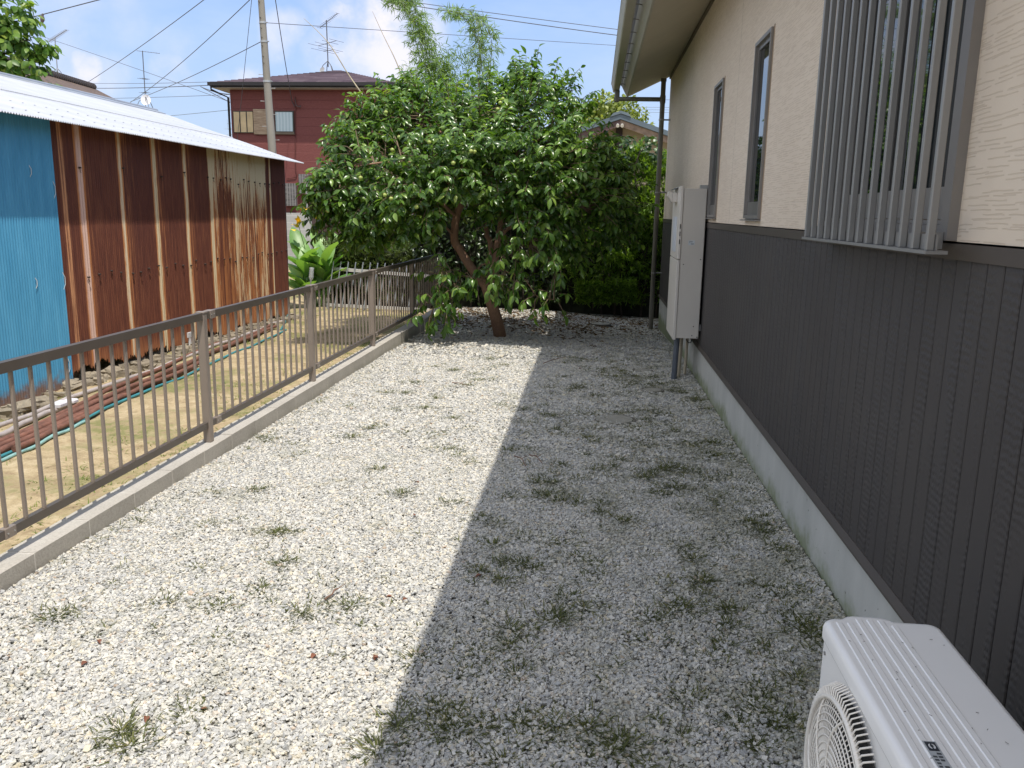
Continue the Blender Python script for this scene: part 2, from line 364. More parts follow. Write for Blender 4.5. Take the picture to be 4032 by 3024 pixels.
# fallen leaves and twigs
m_dead = simple('dead_leaf', (.17, .065, .035), .6, .3, 8)
m_twig = simple('twig_bark', (.17, .10, .07), .8, .2, 20)
tv, tf = leaf_template(1, .3, .2, .5)
for i, (u, v, s_) in enumerate([(1240, 2575, .03), (1480, 2580, .028), (1520, 2350, .03), (1600, 2355, .03), (1490, 2590, .022), (320, 2620, .03), (580, 2820, .03), (385, 2520, .03), (1895, 2265, .03), (790, 2790, .03), (1650, 1900, .03), (1905, 1560, .03), (1630, 2030, .028), (1700, 1670, .03), (2290, 1450, .035)]):
    q = PZ(u, v, .045); a = rng.uniform(0, 6.28)
    M = frames(np.array([[math.cos(a), math.sin(a), .1]]), np.array([[.2, .1, 1.]]))*s_
    V, Fc = scatter(tv, tf, M, np.array([q])); mb = MB(); mb.add(V, Fc.tolist(), 0, True)
    mb.add(V-np.array([0, 0, .0012]), Fc[:, ::-1].tolist(), 0, True)
    mb.build('fallen_leaf', m_dead, label='small reddish brown dead leaf curled on the gravel', cat='leaf', group='dead leaves on the gravel', keepn=True)
for (u0, v0, u1, v1, lb) in [(2025, 1795, 2070, 1835, 'crooked brown twig on the shaded gravel beside the shadow edge'), (2085, 1790, 2135, 1825, 'short brown twig lying right of the crooked twig on shaded gravel'), (1780, 1505, 1840, 1520, 'thin pale twig arching over the sunlit gravel'),
                         (2140, 1430, 2230, 1405, 'thin forked twig on the gravel in front of the persimmon trunk'), (1280, 2360, 1330, 2320, 'tiny brown twig on the bright gravel in the foreground')]:
    z = .05 if v0 > 1600 else .02
    a_, b_ = PZ(u0, v0, z), PZ(u1, v1, z+.01); mid = (a_+b_)/2+np.array([.01, .02, .008])
    mb = MB(); branch(mb, [a_, mid, b_], .005, .0025, 5, .003); br = mid+np.array([.03, .05, .01]); branch(mb, [mid, br], .003, .0015, 4)
    mb.build('twig', m_twig, label=lb, cat='twig')
# manhole covers
m_cover = simple('drain_cover_cement', (.27, .26, .22), .85, .2, 12, bmp=.4, bs=80, fine=.3)
for (u, v, r, lb) in [(2420, 1650, .15, 'largest round cement drain cover nearly buried in shaded gravel'), (2530, 1457, .09, 'small round drain cover between the water heater pipes and the big cover, farther one'), (2568, 1535, .09, 'small round drain cover just left of the grey heater pipe'), (2365, 1274, .15, 'round grey drain cover at the far end in front of the hedge')]:
    q = PZ(u, v, gz_(*PZ(u, v, 0)[:2])+.012); mb = MB(); n = 36
    t = thing('drain_cover', lb, 'drain cover', (q[0], q[1], q[2]-.02))
    def disc(mb, r0, r1, z0, z1, c):
        vs = [(c[0]+r0*math.cos(a), c[1]+r0*math.sin(a), z0) for a in np.linspace(0, 2*math.pi, n, endpoint=False)]+[(c[0]+r1*math.cos(a), c[1]+r1*math.sin(a), z1) for a in np.linspace(0, 2*math.pi, n, endpoint=False)]
        mb.add(vs, [(i, (i+1) % n, n+(i+1) % n, n+i) for i in range(n)]+[tuple(range(n, 2*n))], 0)
    disc(mb, r, r-.006, q[2]-.02, q[2]+.004, q); mb.build('lid', m_cover, t)
    mb = MB(); vs = []
    for rr_, zz in ((r+.006, -.03), (r+.006, .0), (r+.022, .0), (r+.026, -.03)):
        vs += [(q[0]+rr_*math.cos(a), q[1]+rr_*math.sin(a), q[2]+zz) for a in np.linspace(0, 2*math.pi, n, endpoint=False)]
    mb.add(vs, [(j*n+i, j*n+(i+1) % n, (j+1)*n+(i+1) % n, (j+1)*n+i) for j in range(3) for i in range(n)]); mb.build('rim', simple('drain_rim', (.12, .11, .09), .9), t)

# ================================================================ CURB WALL AND FENCE
m_conc, nt, b = newmat('concrete_block'); p = opos(nt); x, y, z = sep(nt, p)
n1 = noise(nt, p, 3., 5); n2 = noise(nt, p, 90., 3, .7)
k = ramp(nt, n1, [(.3, (.34, .32, .285)), (.7, (.46, .435, .39))]); k = mixc(nt, .35, k, ramp(nt, n2, [(.3, (.24, .22, .195)), (.6, (.50, .47, .42))]))
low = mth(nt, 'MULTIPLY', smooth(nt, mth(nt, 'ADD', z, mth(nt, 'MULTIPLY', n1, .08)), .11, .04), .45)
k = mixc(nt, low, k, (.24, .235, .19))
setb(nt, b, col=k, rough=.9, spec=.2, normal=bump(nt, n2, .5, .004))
m_mortar = simple('pale_mortar', (.62, .60, .56), .9)
t = thing('block_kerb', 'low pale concrete block kerb wall carrying the brown fence', 'kerb wall', (-2.46, 2, 0))
def fx(y): return -2.4612+(y-5)*.0057
y0 = 1.99-.4*6; i = 0; mb = MB(); mj = MB()
mb_w = .06
yy = y0
while yy < 13.2:
    a_, b_ = yy+.004, yy+.396; xa, xb = fx(a_), fx(b_); zt = .12 + rng.uniform(-.0015, .0015)
    mb.hexa([(xa-.062, a_, -.3), (xa+.075, a_, -.3), (xb+.075, b_, -.3), (xb-.062, b_, -.3), (xa-.062, a_, zt), (xa+.075, a_, zt), (xb+.075, b_, zt), (xb-.062, b_, zt)])
    mj.hexa([(xb-.060, b_, -.3), (xb+.073, b_, -.3), (xb+.073, b_+.008, -.3), (xb-.060, b_+.008, -.3), (xb-.060, b_, zt-.002), (xb+.073, b_, zt-.002), (xb+.073, b_+.008, zt-.002), (xb-.060, b_+.008, zt-.002)])
    yy += .4
mb.build('blocks', m_conc, t); mj.build('mortar_joint', m_mortar, t)
m_alu = simple('brown_aluminium', (.115, .095, .078), .38, .06, 4, metal=.25, spec=.5)
m_alu2 = simple('brown_post_aluminium', (.27, .225, .19), .4, .06, 4, metal=.2)
fence = thing('railing_fence', 'brown aluminium railing fence with thin vertical pickets on the block kerb', 'fence', (fx(5), 5, .12))
FT = .965
def post(y):
    mb = MB(); x = fx(y); mb.box((x-.025, y-.025, .12), (x+.025, y+.025, FT-.004), ch=.004); mb.box((x-.028, y-.028, FT-.004), (x+.028, y+.028, FT+.006), ch=.003); mb.build('post', m_alu2, fence)
posts = [1.01, 3.01, 5.011, 7.011, 9.011, 11.011, 13.0]
for y in posts: post(y)
for a_, b_ in zip(posts[:-1], posts[1:]):
    xa, xb = fx(a_), fx(b_)
    pn = MB(); pn.hexa([(xa-.021, a_+.026, FT-.045), (xa+.021, a_+.026, FT-.045), (xb+.021, b_-.026, FT-.045), (xb-.021, b_-.026, FT-.045), (xa-.018, a_+.026, FT), (xa+.018, a_+.026, FT), (xb+.018, b_-.026, FT), (xb-.018, b_-.026, FT)])
    top = pn.build('top_rail', m_alu, fence)
    pn = MB(); pn.hexa([(xa-.014, a_+.026, .215), (xa+.014, a_+.026, .215), (xb+.014, b_-.026, .215), (xb-.014, b_-.026, .215), (xa-.014, a_+.026, .255), (xa+.014, a_+.026, .255), (xb+.014, b_-.026, .255), (xb-.014, b_-.026, .255)])
    pn.build('bottom_rail', m_alu, fence)
    for yc, (z0, z1, hw) in ((a_+.11, (FT-.049, FT+.003, .024)), (a_+.13, (.212, .258, .017))):
        sb = MB(); x = fx(yc); sb.box((x-hw, yc-.035, z0), (x+hw, yc+.035, z1), ch=.002); s_ = sb.build('joint_sleeve', m_alu2, fence)
        for dy_ in (-.02, .02):
            bo_ = MB(); bo_.tube([(x+hw-.001, yc+dy_, (z0+z1)/2), (x+hw+.003, yc+dy_, (z0+z1)/2)], .004, 8); bo_.build('bolt', simple('bolt_bright', (.5, .5, .48), .35, metal=.7), s_)
    for kx in range(1, 16):
        y = a_+(b_-a_)*kx/16; x = fx(y); mb = MB(); mb.box((x-.0075, y-.0085, .2545), (x+.0075, y+.0085, FT-.0445), ch=.002); mb.build('picket', m_alu2, fence)

# ================================================================ HOUSE ON THE RIGHT
m_up, nt, b = newmat('cream_siding'); p = opos(nt); x, y, z = sep(nt, p)
def dashlayer(h, L, on, seed, tilt):
    zz = mth(nt, 'ADD', mth(nt, 'DIVIDE', mth(nt, 'ADD', z, mth(nt, 'MULTIPLY', y, tilt)), h), seed*7.3)
    zz = mth(nt, 'ADD', zz, mth(nt, 'MULTIPLY', noise(nt, comb(nt, seed, mth(nt, 'MULTIPLY', y, 5.), mth(nt, 'MULTIPLY', z, 14.)), 1., 2), 1.2))
    row = mth(nt, 'FLOOR', zz); fr = mth(nt, 'FRACT', zz)
    ro = nd(nt, 'ShaderNodeTexWhiteNoise', {'W': mth(nt, 'ADD', row, seed)}, noise_dimensions='1D').outputs['Value']
    yy_ = mth(nt, 'ADD', mth(nt, 'DIVIDE', y, L), mth(nt, 'MULTIPLY', ro, 9.)); cell = mth(nt, 'FLOOR', yy_); fy = mth(nt, 'FRACT', yy_)
    r2 = nd(nt, 'ShaderNodeTexWhiteNoise', {'Vector': comb(nt, row, cell, seed)}, noise_dimensions='3D').outputs['Value']
    e = mth(nt, 'MULTIPLY', smooth(nt, fy, .03, .08), smooth(nt, fy, .93, .86))
    pr = mth(nt, 'MULTIPLY', smooth(nt, fr, .26, .40), smooth(nt, fr, .74, .60))
    return mth(nt, 'MULTIPLY', mth(nt, 'MULTIPLY', e, pr), mth(nt, 'GREATER_THAN', r2, on))
dl = mth(nt, 'MAXIMUM', dashlayer(.0125, .15, .36, 1., .0), dashlayer(.0125, .12, .75, 5., .03))
base = ramp(nt, noise(nt, p, 1.2, 4), [(.3, (.68, .575, .46)), (.7, (.74, .635, .515))])
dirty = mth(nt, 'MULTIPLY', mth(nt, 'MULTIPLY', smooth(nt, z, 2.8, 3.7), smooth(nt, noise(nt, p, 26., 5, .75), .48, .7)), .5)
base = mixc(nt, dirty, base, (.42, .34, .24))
k = mixc(nt, mth(nt, 'MULTIPLY', dl, .42), base, (.50, .40, .30))
sy = mth(nt, 'ABSOLUTE', mth(nt, 'SUBTRACT', mth(nt, 'FRACT', mth(nt, 'DIVIDE', mth(nt, 'ADD', y, -.02), 3.47)), .5))
seam = mth(nt, 'GREATER_THAN', sy, .4990)
k = mixc(nt, mth(nt, 'MULTIPLY', seam, .7), k, (.20, .15, .10))
hgt = mth(nt, 'SUBTRACT', mth(nt, 'MULTIPLY', noise(nt, p, 120., 3), .15), dl)
setb(nt, b, col=k, rough=.8, spec=.25, normal=bump(nt, hgt, .45, .002))
m_lo, nt, b = newmat('charcoal_siding'); p = opos(nt); x, y, z = sep(nt, p)
pl = mth(nt, 'FLOOR', mth(nt, 'DIVIDE', y, .1)); rp = nd(nt, 'ShaderNodeTexWhiteNoise', {'W': pl}, noise_dimensions='1D').outputs['Value']
vz = comb(nt, mth(nt, 'MULTIPLY', rp, 31.), mth(nt, 'MULTIPLY', y, 5.), mth(nt, 'ADD', z, mth(nt, 'MULTIPLY', rp, 7.)))
wv_ = nd(nt, 'ShaderNodeTexWave', {'Vector': vz, 'Scale': 13., 'Distortion': 3.5, 'Detail': 2., 'Detail Scale': .8}, wave_type='BANDS', bands_direction='Z').outputs['Fac']
amp = smooth(nt, noise(nt, vz, 2.2, 2), .38, .6)
k = ramp(nt, noise(nt, p, 1.3, 3), [(.3, (.050, .044, .042)), (.7, (.064, .057, .053))])
k = mixc(nt, mth(nt, 'MULTIPLY', rp, .35), k, (.058, .055, .057))
k = mixc(nt, mth(nt, 'MULTIPLY', mth(nt, 'MULTIPLY', wv_, amp), .3), k, (.046, .042, .042))
setb(nt, b, col=k, rough=.62, spec=.4, normal=bump(nt, mth(nt, 'MULTIPLY', wv_, amp), .38, .005))
m_trim = simple('brown_trim', (.075, .062, .052), .5, .08, 3)
m_found, nt, b = newmat('foundation_cement'); p = opos(nt); x, y, z = sep(nt, p)
n1 = noise(nt, vscale(nt, p, (1, 1, .35)), 5., 5); k = ramp(nt, n1, [(.3, (.42, .42, .39)), (.7, (.52, .515, .48))])
ms = mth(nt, 'MULTIPLY', smooth(nt, mth(nt, 'SUBTRACT', mth(nt, 'MULTIPLY', noise(nt, vscale(nt, p, (1, 2.2, 2.2)), 1.3, 5, .7), .42), z), .06, .21), .85)
k = mixc(nt, ms, k, (.19, .22, .11))
k = mixc(nt, mth(nt, 'GREATER_THAN', noise(nt, p, 28., 1), .76), k, (.12, .12, .10))
setb(nt, b, col=k, rough=.85, spec=.25, normal=bump(nt, noise(nt, p, 60., 3), .25, .004))
m_soff = simple('soffit_board', (.42, .38, .29), .7, .05, 2)
m_fas = simple('olive_fascia', (.34, .325, .27), .55, .06, 3)
m_gut = simple('gutter_pvc', (.16, .15, .12), .42, .06, 3)
m_frame = simple('bronze_grey_frame', (.26, .245, .23), .45, .05, 3, metal=.3)
m_glass, nt, b = newmat('window_glass'); setb(nt, b, col=(.012, .016, .018), rough=.02, spec=.9)
Y0, Y1, XR = -4., 13.58, 8.4; ZT = 3.72; ZB = 1.554; ZF = .347
house = thing('house', 'house side with cream upper siding, charcoal lower siding and deep eave', 'house', (4, 5, 0))
wins = [(7.69, 8.225, 1.60, 2.785), (5.655, 6.20, 1.60, 2.78), (2.62, 4.05, 1.556, 3.42)]
# upper wall, left face in strips around the openings
mb = MB(); ycur = Y0; strips = []
TH = .012
for (a_, b_, z0, z1) in sorted(wins):
    mb.box((W, ycur, ZB), (W+.15, a_, ZT)); mb.box((W, a_, max(z0, ZB)-.0 if z0 > ZB else ZB), (W+.15, b_, max(z0, ZB)+.0005)) if False else None
    if z0 > ZB: mb.box((W, a_, ZB), (W+.15, b_, z0))
    mb.box((W, a_, z1), (W+.15, b_, ZT)); ycur = b_
mb.box((W, ycur, ZB), (W+.15, Y1, ZT))
mb.box((W+.15, Y1-.15, ZB), (XR, Y1, ZT)); mb.box((W+.15, Y0, ZB), (XR, Y0+.15, ZT)); mb.box((XR-.15, Y0+.15, ZB), (XR, Y1-.15, ZT))
# gable ends
for yy_ in (Y1-.15, Y0):
    mb.prism([(W, ZT), (XR, ZT), ((W+XR)/2, ZT+1.7)], 1, yy_, yy_+.15)
mb.build('upper_wall', m_up, house)
# lower wall planks
mb = MB(); yy_ = Y0+.001
while yy_ < Y1-.005:
    e = min(yy_+.0925, Y1-.001); c = .003
    mb.prism([(W-.003+c, yy_), (W-.003, yy_+c), (W-.003, e-c), (W-.003+c, e), (W+.10, e), (W+.10, yy_)], 2, ZF+.012, ZB-.052); yy_ += .1
mb.box((W+.006, Y0, ZF+.012), (W+.098, Y1-.002, ZB-.053))
mb.box((W+.10, Y1-.12, ZF), (XR, Y1-.004, ZB-.052)); mb.box((W+.10, Y0, ZF), (XR, Y0+.1, ZB-.052)); mb.box((XR-.1, Y0+.1, ZF), (XR, Y1-.12, ZB-.052))
mb.build('lower_wall', m_lo, house)
mb = MB(); mb.box((W-.010, Y0, ZB-.052), (W+.14, 3.9, ZB-.006)); mb.box((W-.010, 3.9005, ZB-.052), (W+.14, Y1+.008, ZB-.006)); mb.build('mid_trim', m_trim, house)
mb = MB(); mb.prism([(W-.024, ZF-.02), (W-.024, ZF-.012), (W-.008, ZF+.013), (W+.10, ZF+.013), (W+.10, ZF-.02)], 1, Y0, Y1+.008); mb.build('base_flashing', m_trim, house)
mb = MB(); mb.box((W-.0, Y0+.02, -.5), (W+.2, Y1-.07, ZF-.0195)); mb.box((W+.2, Y1-.27, -.5), (XR, Y1-.07, ZF)); mb.build('foundation', m_found, house)
# roof, soffit, fascia, gutter
RY0, RY1 = -3., 13.66
XM = (W+XR)/2
def roofz(x): return 3.405+(x-.437)*.47
mb = MB()
mb.prism([(.437, 3.405), (W+.05, roofz(W+.05)), (W+.05, roofz(W+.05)+.02), (.437, 3.425)], 1, RY0, RY1); mb.build('soffit', m_soff, house)
mb = MB(); mb.box((W-.022, Y0, 3.655), (W-.001, Y1, 3.697)); mb.build('soffit_strip', simple('strip_brown', (.11, .085, .06), .6), house)
mb = MB(); mb.prism([(.437, 3.402), (.437, 3.43), (.345, 3.60), (.335, 3.60), (.335, 3.55), (.415, 3.40)], 1, RY0-.002, RY1+.002); mb.build('fascia', m_fas, house)
mb = MB(); mb.prism([(.30, 3.585), (XM, roofz(XM)+.22), (2*XM-.30, 3.585), (2*XM-.30, 3.545), (2*XM-.437, 3.42), (XM, roofz(XM)+.03), (.4, 3.44), (.33, 3.56)], 1, RY0-.01, RY1+.01); mb.build('roof', simple('slate_roof', (.08, .085, .10), .6), house)
gp = []
gut = MB(); gpoly = [(.300, 3.535), (.296, 3.478), (.285, 3.468), (.212, 3.468), (.200, 3.478), (.171, 3.585), (.165, 3.592), (.172, 3.597), (.180, 3.590), (.207, 3.482), (.214, 3.475), (.283, 3.475), (.289, 3.482), (.293, 3.535)]
gut.prism(gpoly, 1, RY0, RY1+.03)
gut.prism([(.300, 3.535), (.285, 3.468), (.212, 3.468), (.171, 3.585)], 1, RY1+.0301, RY1+.034)
gutter = gut.build('gutter', m_fas, house)
for i, yb in enumerate(np.arange(1., 13.6, .6)):
    hb = MB(); hb.tube([(.296, yb, 3.50), (.33, yb+.01, 3.50), (.36, yb+.06, 3.505), (.385, yb+.07, 3.47)], .005, 5); hb.build('gutter_bracket', m_gut, gutter)
dy = 13.3; py = 13.25; pxw = .942
dp = MB(); dp.box((.225, py+.2-.05, 3.30), (.30, py+.2+.05, 3.468), ch=.01)
A = np.array([.255, py+.2, 3.345]); Bp = np.array([pxw, py, 3.315])
dp.tube([A+np.array([0, 0, .08]), A, ], .034, 12); dp.tube([A-np.array([.034, 0, 0]), Bp], .033, 12)
pipe_bot = np.array([.932, py, -.3]); dp.tube([pipe_bot, (pxw, py, 3.60)], .037, 14); dp.tube([(pxw, py, 3.26), (pxw, py, 3.37)], .043, 14); dp.tube([(pxw, py, 3.57), (pxw, py, 3.615)], .044, 14)
ds = dp.build('downspout', m_gut, house)
for zc in (.72, 1.95, 3.02):
    cl = MB(); cl.tube([(pxw-.006, py, zc-.012), (pxw-.006, py, zc+.012)], .0405, 14); cl.tube([(pxw+.03, py, zc), (W+.002, py, zc)], .012, 8); cl.build('clamp', simple('galv', (.35, .35, .34), .45, metal=.6), ds)
# windows
def slit(a_, b_, z0, z1):
    fr = MB(); x0, x1 = W-.020, W+.10; t_ = .024
    fr.box((x0, a_, z0), (x1, a_+t_, z1)); fr.box((x0, b_-t_, z0), (x1, b_, z1)); fr.box((x0, a_+t_, z1-t_), (x1, b_-t_, z1)); fr.box((x0, a_+t_, z0), (x1, b_-t_, z0+t_))
    fo = fr.build('window', m_frame, house)
    s_ = MB(); xs0, xs1 = W+.002, W+.04; q = .030
    s_.box((xs0, a_+t_, z0+t_), (xs1, a_+t_+q, z1-t_)); s_.box((xs0, b_-t_-q, z0+t_), (xs1, b_-t_, z1-t_)); s_.box((xs0, a_+t_+q, z1-t_-q), (xs1, b_-t_-q, z1-t_)); s_.box((xs0, a_+t_+q, z0+t_), (xs1, b_-t_-q, z0+t_+.09))
    s_.build('sash', simple('sash_grey', (.20, .19, .18), .4, metal=.3), fo)
    g = MB(); g.box((W+.012, a_+t_+q, z0+t_+.09), (W+.018, b_-t_-q, z1-t_-q)); g.build('pane', m_glass, fo)
    sl_ = MB(); sl_.prism([(W-.040, z0-.014), (W-.040, z0-.006), (W+.05, z0-.001), (W+.05, z0-.014)], 1, a_-.012, b_+.012); sl_.build('sill', m_frame, fo)
    ca = MB(); e = .014
    ca.box((W-.004, a_-e, z0), (W+.001, a_-.0005, z1+e)); ca.box((W-.004, b_+.0005, z0), (W+.001, b_+e, z1+e)); ca.build('caulk', simple('beige_caulk', (.36, .27, .19), .8), fo)
slit(*wins[0]); slit(*wins[1])
a_, b_, z0, z1 = wins[2]
fr = MB(); t_ = .06; x0, x1 = W-.03, W+.11
fr.box((x0, a_, z0), (x1, a_+t_, z1)); fr.box((x0, b_-t_, z0), (x1, b_, z1)); fr.box((x0, a_+t_, z1-t_), (x1, b_-t_, z1)); fr.box((x0, a_+t_, z0), (x1, b_-t_, z0+.045)); fr.box((W-.005, a_+t_, z0+.046), (x1, b_-t_, z0+.06))
big = fr.build('sliding_window', m_frame, house)
ym = (a_+b_)/2
for (ya, yb, xo) in ((a_+t_, ym+.03, .005), (ym-.03, b_-t_, .045)):
    s_ = MB(); x0, x1 = W+xo, W+xo+.035; q = .05; zb_ = z0+.062
    s_.box((x0, ya, zb_), (x1, ya+q, z1-t_)); s_.box((x0, yb-q, zb_), (x1, yb, z1-t_)); s_.box((x0, ya+q, z1-t_-q), (x1, yb-q, z1-t_)); s_.box((x0, ya+q, zb_), (x1, yb-q, zb_+.10)); s_.build('sash', m_frame, big)
    g = MB(); g.box((x0+.014, ya+q, zb_+.10), (x0+.02, yb-q, z1-t_-q)); g.build('pane', m_glass, big)
lat = MB(); m_lat = simple('lattice_grey', (.27, .268, .262), .42, .05, 4, metal=.25)
LX0, LX1 = .945, .968
lb_ = MB()
yl = [2.52+.1085*i for i in range(14)]
lb_.box((LX0-.004, yl[0]-.02, 1.520), (1.002, yl[-1]+.03, 1.530))
latt = lb_.build('lattice', m_lat, house)
for z0_, z1_ in ((1.531, 1.575), (3.40, 3.46)):
    s_ = MB(); s_.box((LX1+.001, yl[0]-.015, z0_), (LX1+.006, yl[-1]+.02, z1_)); s_.build('cross_rail', m_lat, latt)
for y_a, y_b, z0_ in ((yl[0]+.12, yl[0]+.15, 1.531), (yl[-1]-.06, yl[-1]-.03, 1.531), (yl[0]+.25, yl[0]+.29, 3.40), (yl[-1]-.1, yl[-1]-.06, 3.40)):
    s_ = MB(); s_.box((LX1+.0065, y_a, z0_), (W-.0315, y_b, z0_+.05)); s_.build('bracket', m_lat, latt)
for yq in yl:
    s_ = MB(); s_.box((LX0, yq-.009, 1.5305), (LX1, yq+.009, 3.46), ch=.003); s_.build('bar', m_lat, latt)

# ================================================================ WATER HEATER
m_heat = simple('heater_beige_enamel', (.60, .56, .50), .42, .03, 3, spec=.45)
m_heat2 = simple('heater_front_beige', (.66, .62, .56), .38, .03, 3)
m_dark = simple('black_gap', (.015, .015, .015), .7)
ht = thing('water_heater', 'tall slim beige gas water heater mounted on the wall', 'water heater', (.92, 8.57, .42))
hx0, hx1, hy0, hy1, hz0, hz1 = .79, 1.045, 8.2, 8.95, .43, 1.865
mb = MB(); mb.box((hx0+.035, hy0, hz0), (hx1, hy1, hz1), ch=.006); mb.build('casing', m_heat, ht)
mb = MB(); mb.box((hx0+.006, hy0-.008, hz0-.015), (hx0+.034, hy1+.008, 1.19), ch=.004); mb.build('lower_front', m_heat2, ht)
mb = MB(); mb.box((hx0+.006, hy0-.008, 1.20), (hx0+.034, hy1+.008, hz1+.02), ch=.004); uf = mb.build('upper_front', m_heat2, ht)
for zc in (1.51, 1.44, 1.365):
    mb = MB(); mb.box((hx0+.015, hy0-.0095, zc-.022), (hx0+.024, hy0-.0075, zc+.022)); mb.build('slot', m_dark, uf)
mb = MB(); mb.box((hx0-.045, 8.50, 1.74), (hx0+.005, 8.72, 1.83), ch=.004); mb.prism([(hx0-.085, 1.80), (hx0-.046, 1.74), (hx0-.046, 1.825), (hx0-.075, 1.845)], 1, 8.50, 8.72); mb.build('exhaust_hood', m_heat, uf)
mb = MB(); mb.prism([(hx0-.03, 1.86), (hx0+.04, 1.888), (hx0+.04, 1.895), (hx0-.03, 1.868)], 1, 8.45, 8.80); mb.build('rain_flap', simple('flap_dark', (.08, .09, .09), .5), uf)
mb = MB(); mb.box((hx0+.0, 8.4, 1.26), (hx0+.0055, 8.75, 1.60)); mb.build('caution_sticker', simple('white_sticker', (.55, .58, .62), .5), uf)
# label on the near side with small printed lines
lm = MB(); lm.box((.895, hy0-.0012, 1.335), (.955, hy0-.0002, 1.38)); lbl = lm.build('rating_label', simple('label_white', (.62, .66, .68), .5), ht)
pr_ = MB()
for i, (xa, xb) in enumerate([(.902, .936), (.902, .934), (.902, .907), (.918, .947), (.920, .945)]): pr_.box((xa, hy0-.0018, 1.370-i*.0072), (xb, hy0-.0013, 1.3735-i*.0072))
pr_.build('label_print', simple('print_grey', (.16, .18, .19), .6), lbl)
mb = MB()
for (x, z) in ((.98, .46), (1.03, .445), (.86, 1.15), (1.02, 1.20), (.99, .55)): mb.tube([(x, hy0-.003, z), (x, hy0+.001, z)], .006, 8)
mb.build('screw', simple('screw_dark', (.12, .11, .10), .4, metal=.6), ht)
mb = MB(); mb.box((hx1+.0, 8.25, 1.83), (W-.001, 8.33, 1.90)); mb.box((hx1-.06, 8.25, 1.868), (hx1, 8.33, 1.90)); mb.box((hx1, 8.25, .50), (W-.001, 8.33, .56)); mb.build('wall_bracket', simple('zinc', (.42, .42, .41), .4, metal=.6), ht)
for nm, x, y, r, c in (('drain_pipe', .845, 8.30, .028, (.10, .115, .14)), ('supply_pipe', .905, 8.45, .019, (.46, .40, .30)), ('supply_pipe', .985, 8.62, .015, (.44, .38, .28))):
    mb = MB(); mb.tube([(x-.012, y-.01, -.3), (x, y, .2), (x+.004, y, .42)], r, 12); mb.build(nm, simple(nm+str(r), c, .5), ht)
mb = MB(); mb.tube([(.93, 8.22, .42), (.95, 8.21, .39), (.975, 8.22, .385), (.99, 8.24, .42)], .005, 6); mb.build('cable', m_dark, ht)

# ================================================================ AIR CONDITIONER OUTDOOR UNIT
m_ac = simple('ac_ivory', (.84, .82, .79), .35, .02, 3, spec=.5); m_acg = simple('ac_grille_ivory', (.84, .79, .71), .4, .03, 3)
ax0, ax1, ay0, ay1, az0, az1 = .605, .885, 1.16, 1.965, .10, .65
ac = thing('air_conditioner_unit', 'ivory air conditioner outdoor unit with round fan grille on the gravel', 'air conditioner', (.745, 1.56, .03))
# body: rounded plan extruded
def rrect(x0, y0, x1, y1, r, n=5):
    pts = []
    for cx, cy, a0 in ((x1-r, y1-r, 0), (x0+r, y1-r, 90), (x0+r, y0+r, 180), (x1-r, y0+r, 270)):
        for i in range(n+1):
            a = math.radians(a0+90*i/n); pts.append((cx+r*math.cos(a), cy+r*math.sin(a)))
    return pts
body = MB(); pl_ = rrect(ax0+.006, ay0+.006, ax1-.006, ay1-.006, .022); body.prism(pl_, 2, az0, az1-.03); bo = body.build('body', m_ac, ac)
# top panel: loft with rolled edge, far tab and pressed ribs
tp = MB()
def toprings():
    R = []
    for k, (ins, z) in enumerate(((0, az1-.042), (0, az1-.016), (.003, az1-.007), (.009, az1-.001), (.016, az1))):
        ring = []
        for (x, y) in rrect(ax0+ins, ay0+ins, ax1-ins, ay1-ins, .03-ins*.6, 6):
            if y > (ay0+ay1)/2:
                y += .018*(1-ss(np.array(abs(x-.715)), .045, .065))*1.
            ring.append((x, y, z))
        R.append(ring)
    return R
# densify far edge so the tab shows
def dens_ring(ring):
    out = []
    for i in range(len(ring)):
        a__ = np.array(ring[i]); b__ = np.array(ring[(i+1) % len(ring)]); n_ = 14 if np.linalg.norm(a__-b__) > .15 and abs(a__[1]-b__[1]) < .05 and a__[1] > 1.6 else 1
        for k in range(n_): out.append(tuple(a__+(b__-a__)*k/n_))
    return out
rings = []
for k, (ins, z) in enumerate(((0, az1-.042), (0, az1-.016), (.003, az1-.007), (.009, az1-.001), (.016, az1))):
    base_ = [(x, y, z) for x, y in rrect(ax0+ins, ay0+ins, ax1-ins, ay1-ins, .03-ins*.6, 6)]
    dr = []
    for q in dens_ring(base_):
        x, y, zz = q
        if y > ay1-.03: y = y+.020*float(1-ss(np.array(abs(x-.715)), .038, .062))
        dr.append((x, y, zz))
    rings.append(dr)
n_ = len(rings[0]); vs = sum(rings, []); fs = [(k*n_+i, k*n_+(i+1) % n_, (k+1)*n_+(i+1) % n_, (k+1)*n_+i) for k in range(4) for i in range(n_)]
tp.add(vs, fs, 0, True); tp.add(rings[-1], [tuple(range(n_))]); tp.add(rings[0], [tuple(range(n_))[::-1]])
topo = tp.build('top_panel', m_ac, ac)
rb = MB()
for i, xr in enumerate([.641, .667, .693, .719, .745, .771]):
    ye = 1.958 if 2 <= i <= 4 else 1.935
    pf = [(xr-.0085, az1-.0005), (xr-.0055, az1+.0022), (xr+.0055, az1+.0022), (xr+.0085, az1-.0005)]
    rb.prism(pf, 1, ay0+.03, ye)
rb.build('pressed_rib', m_ac, topo)
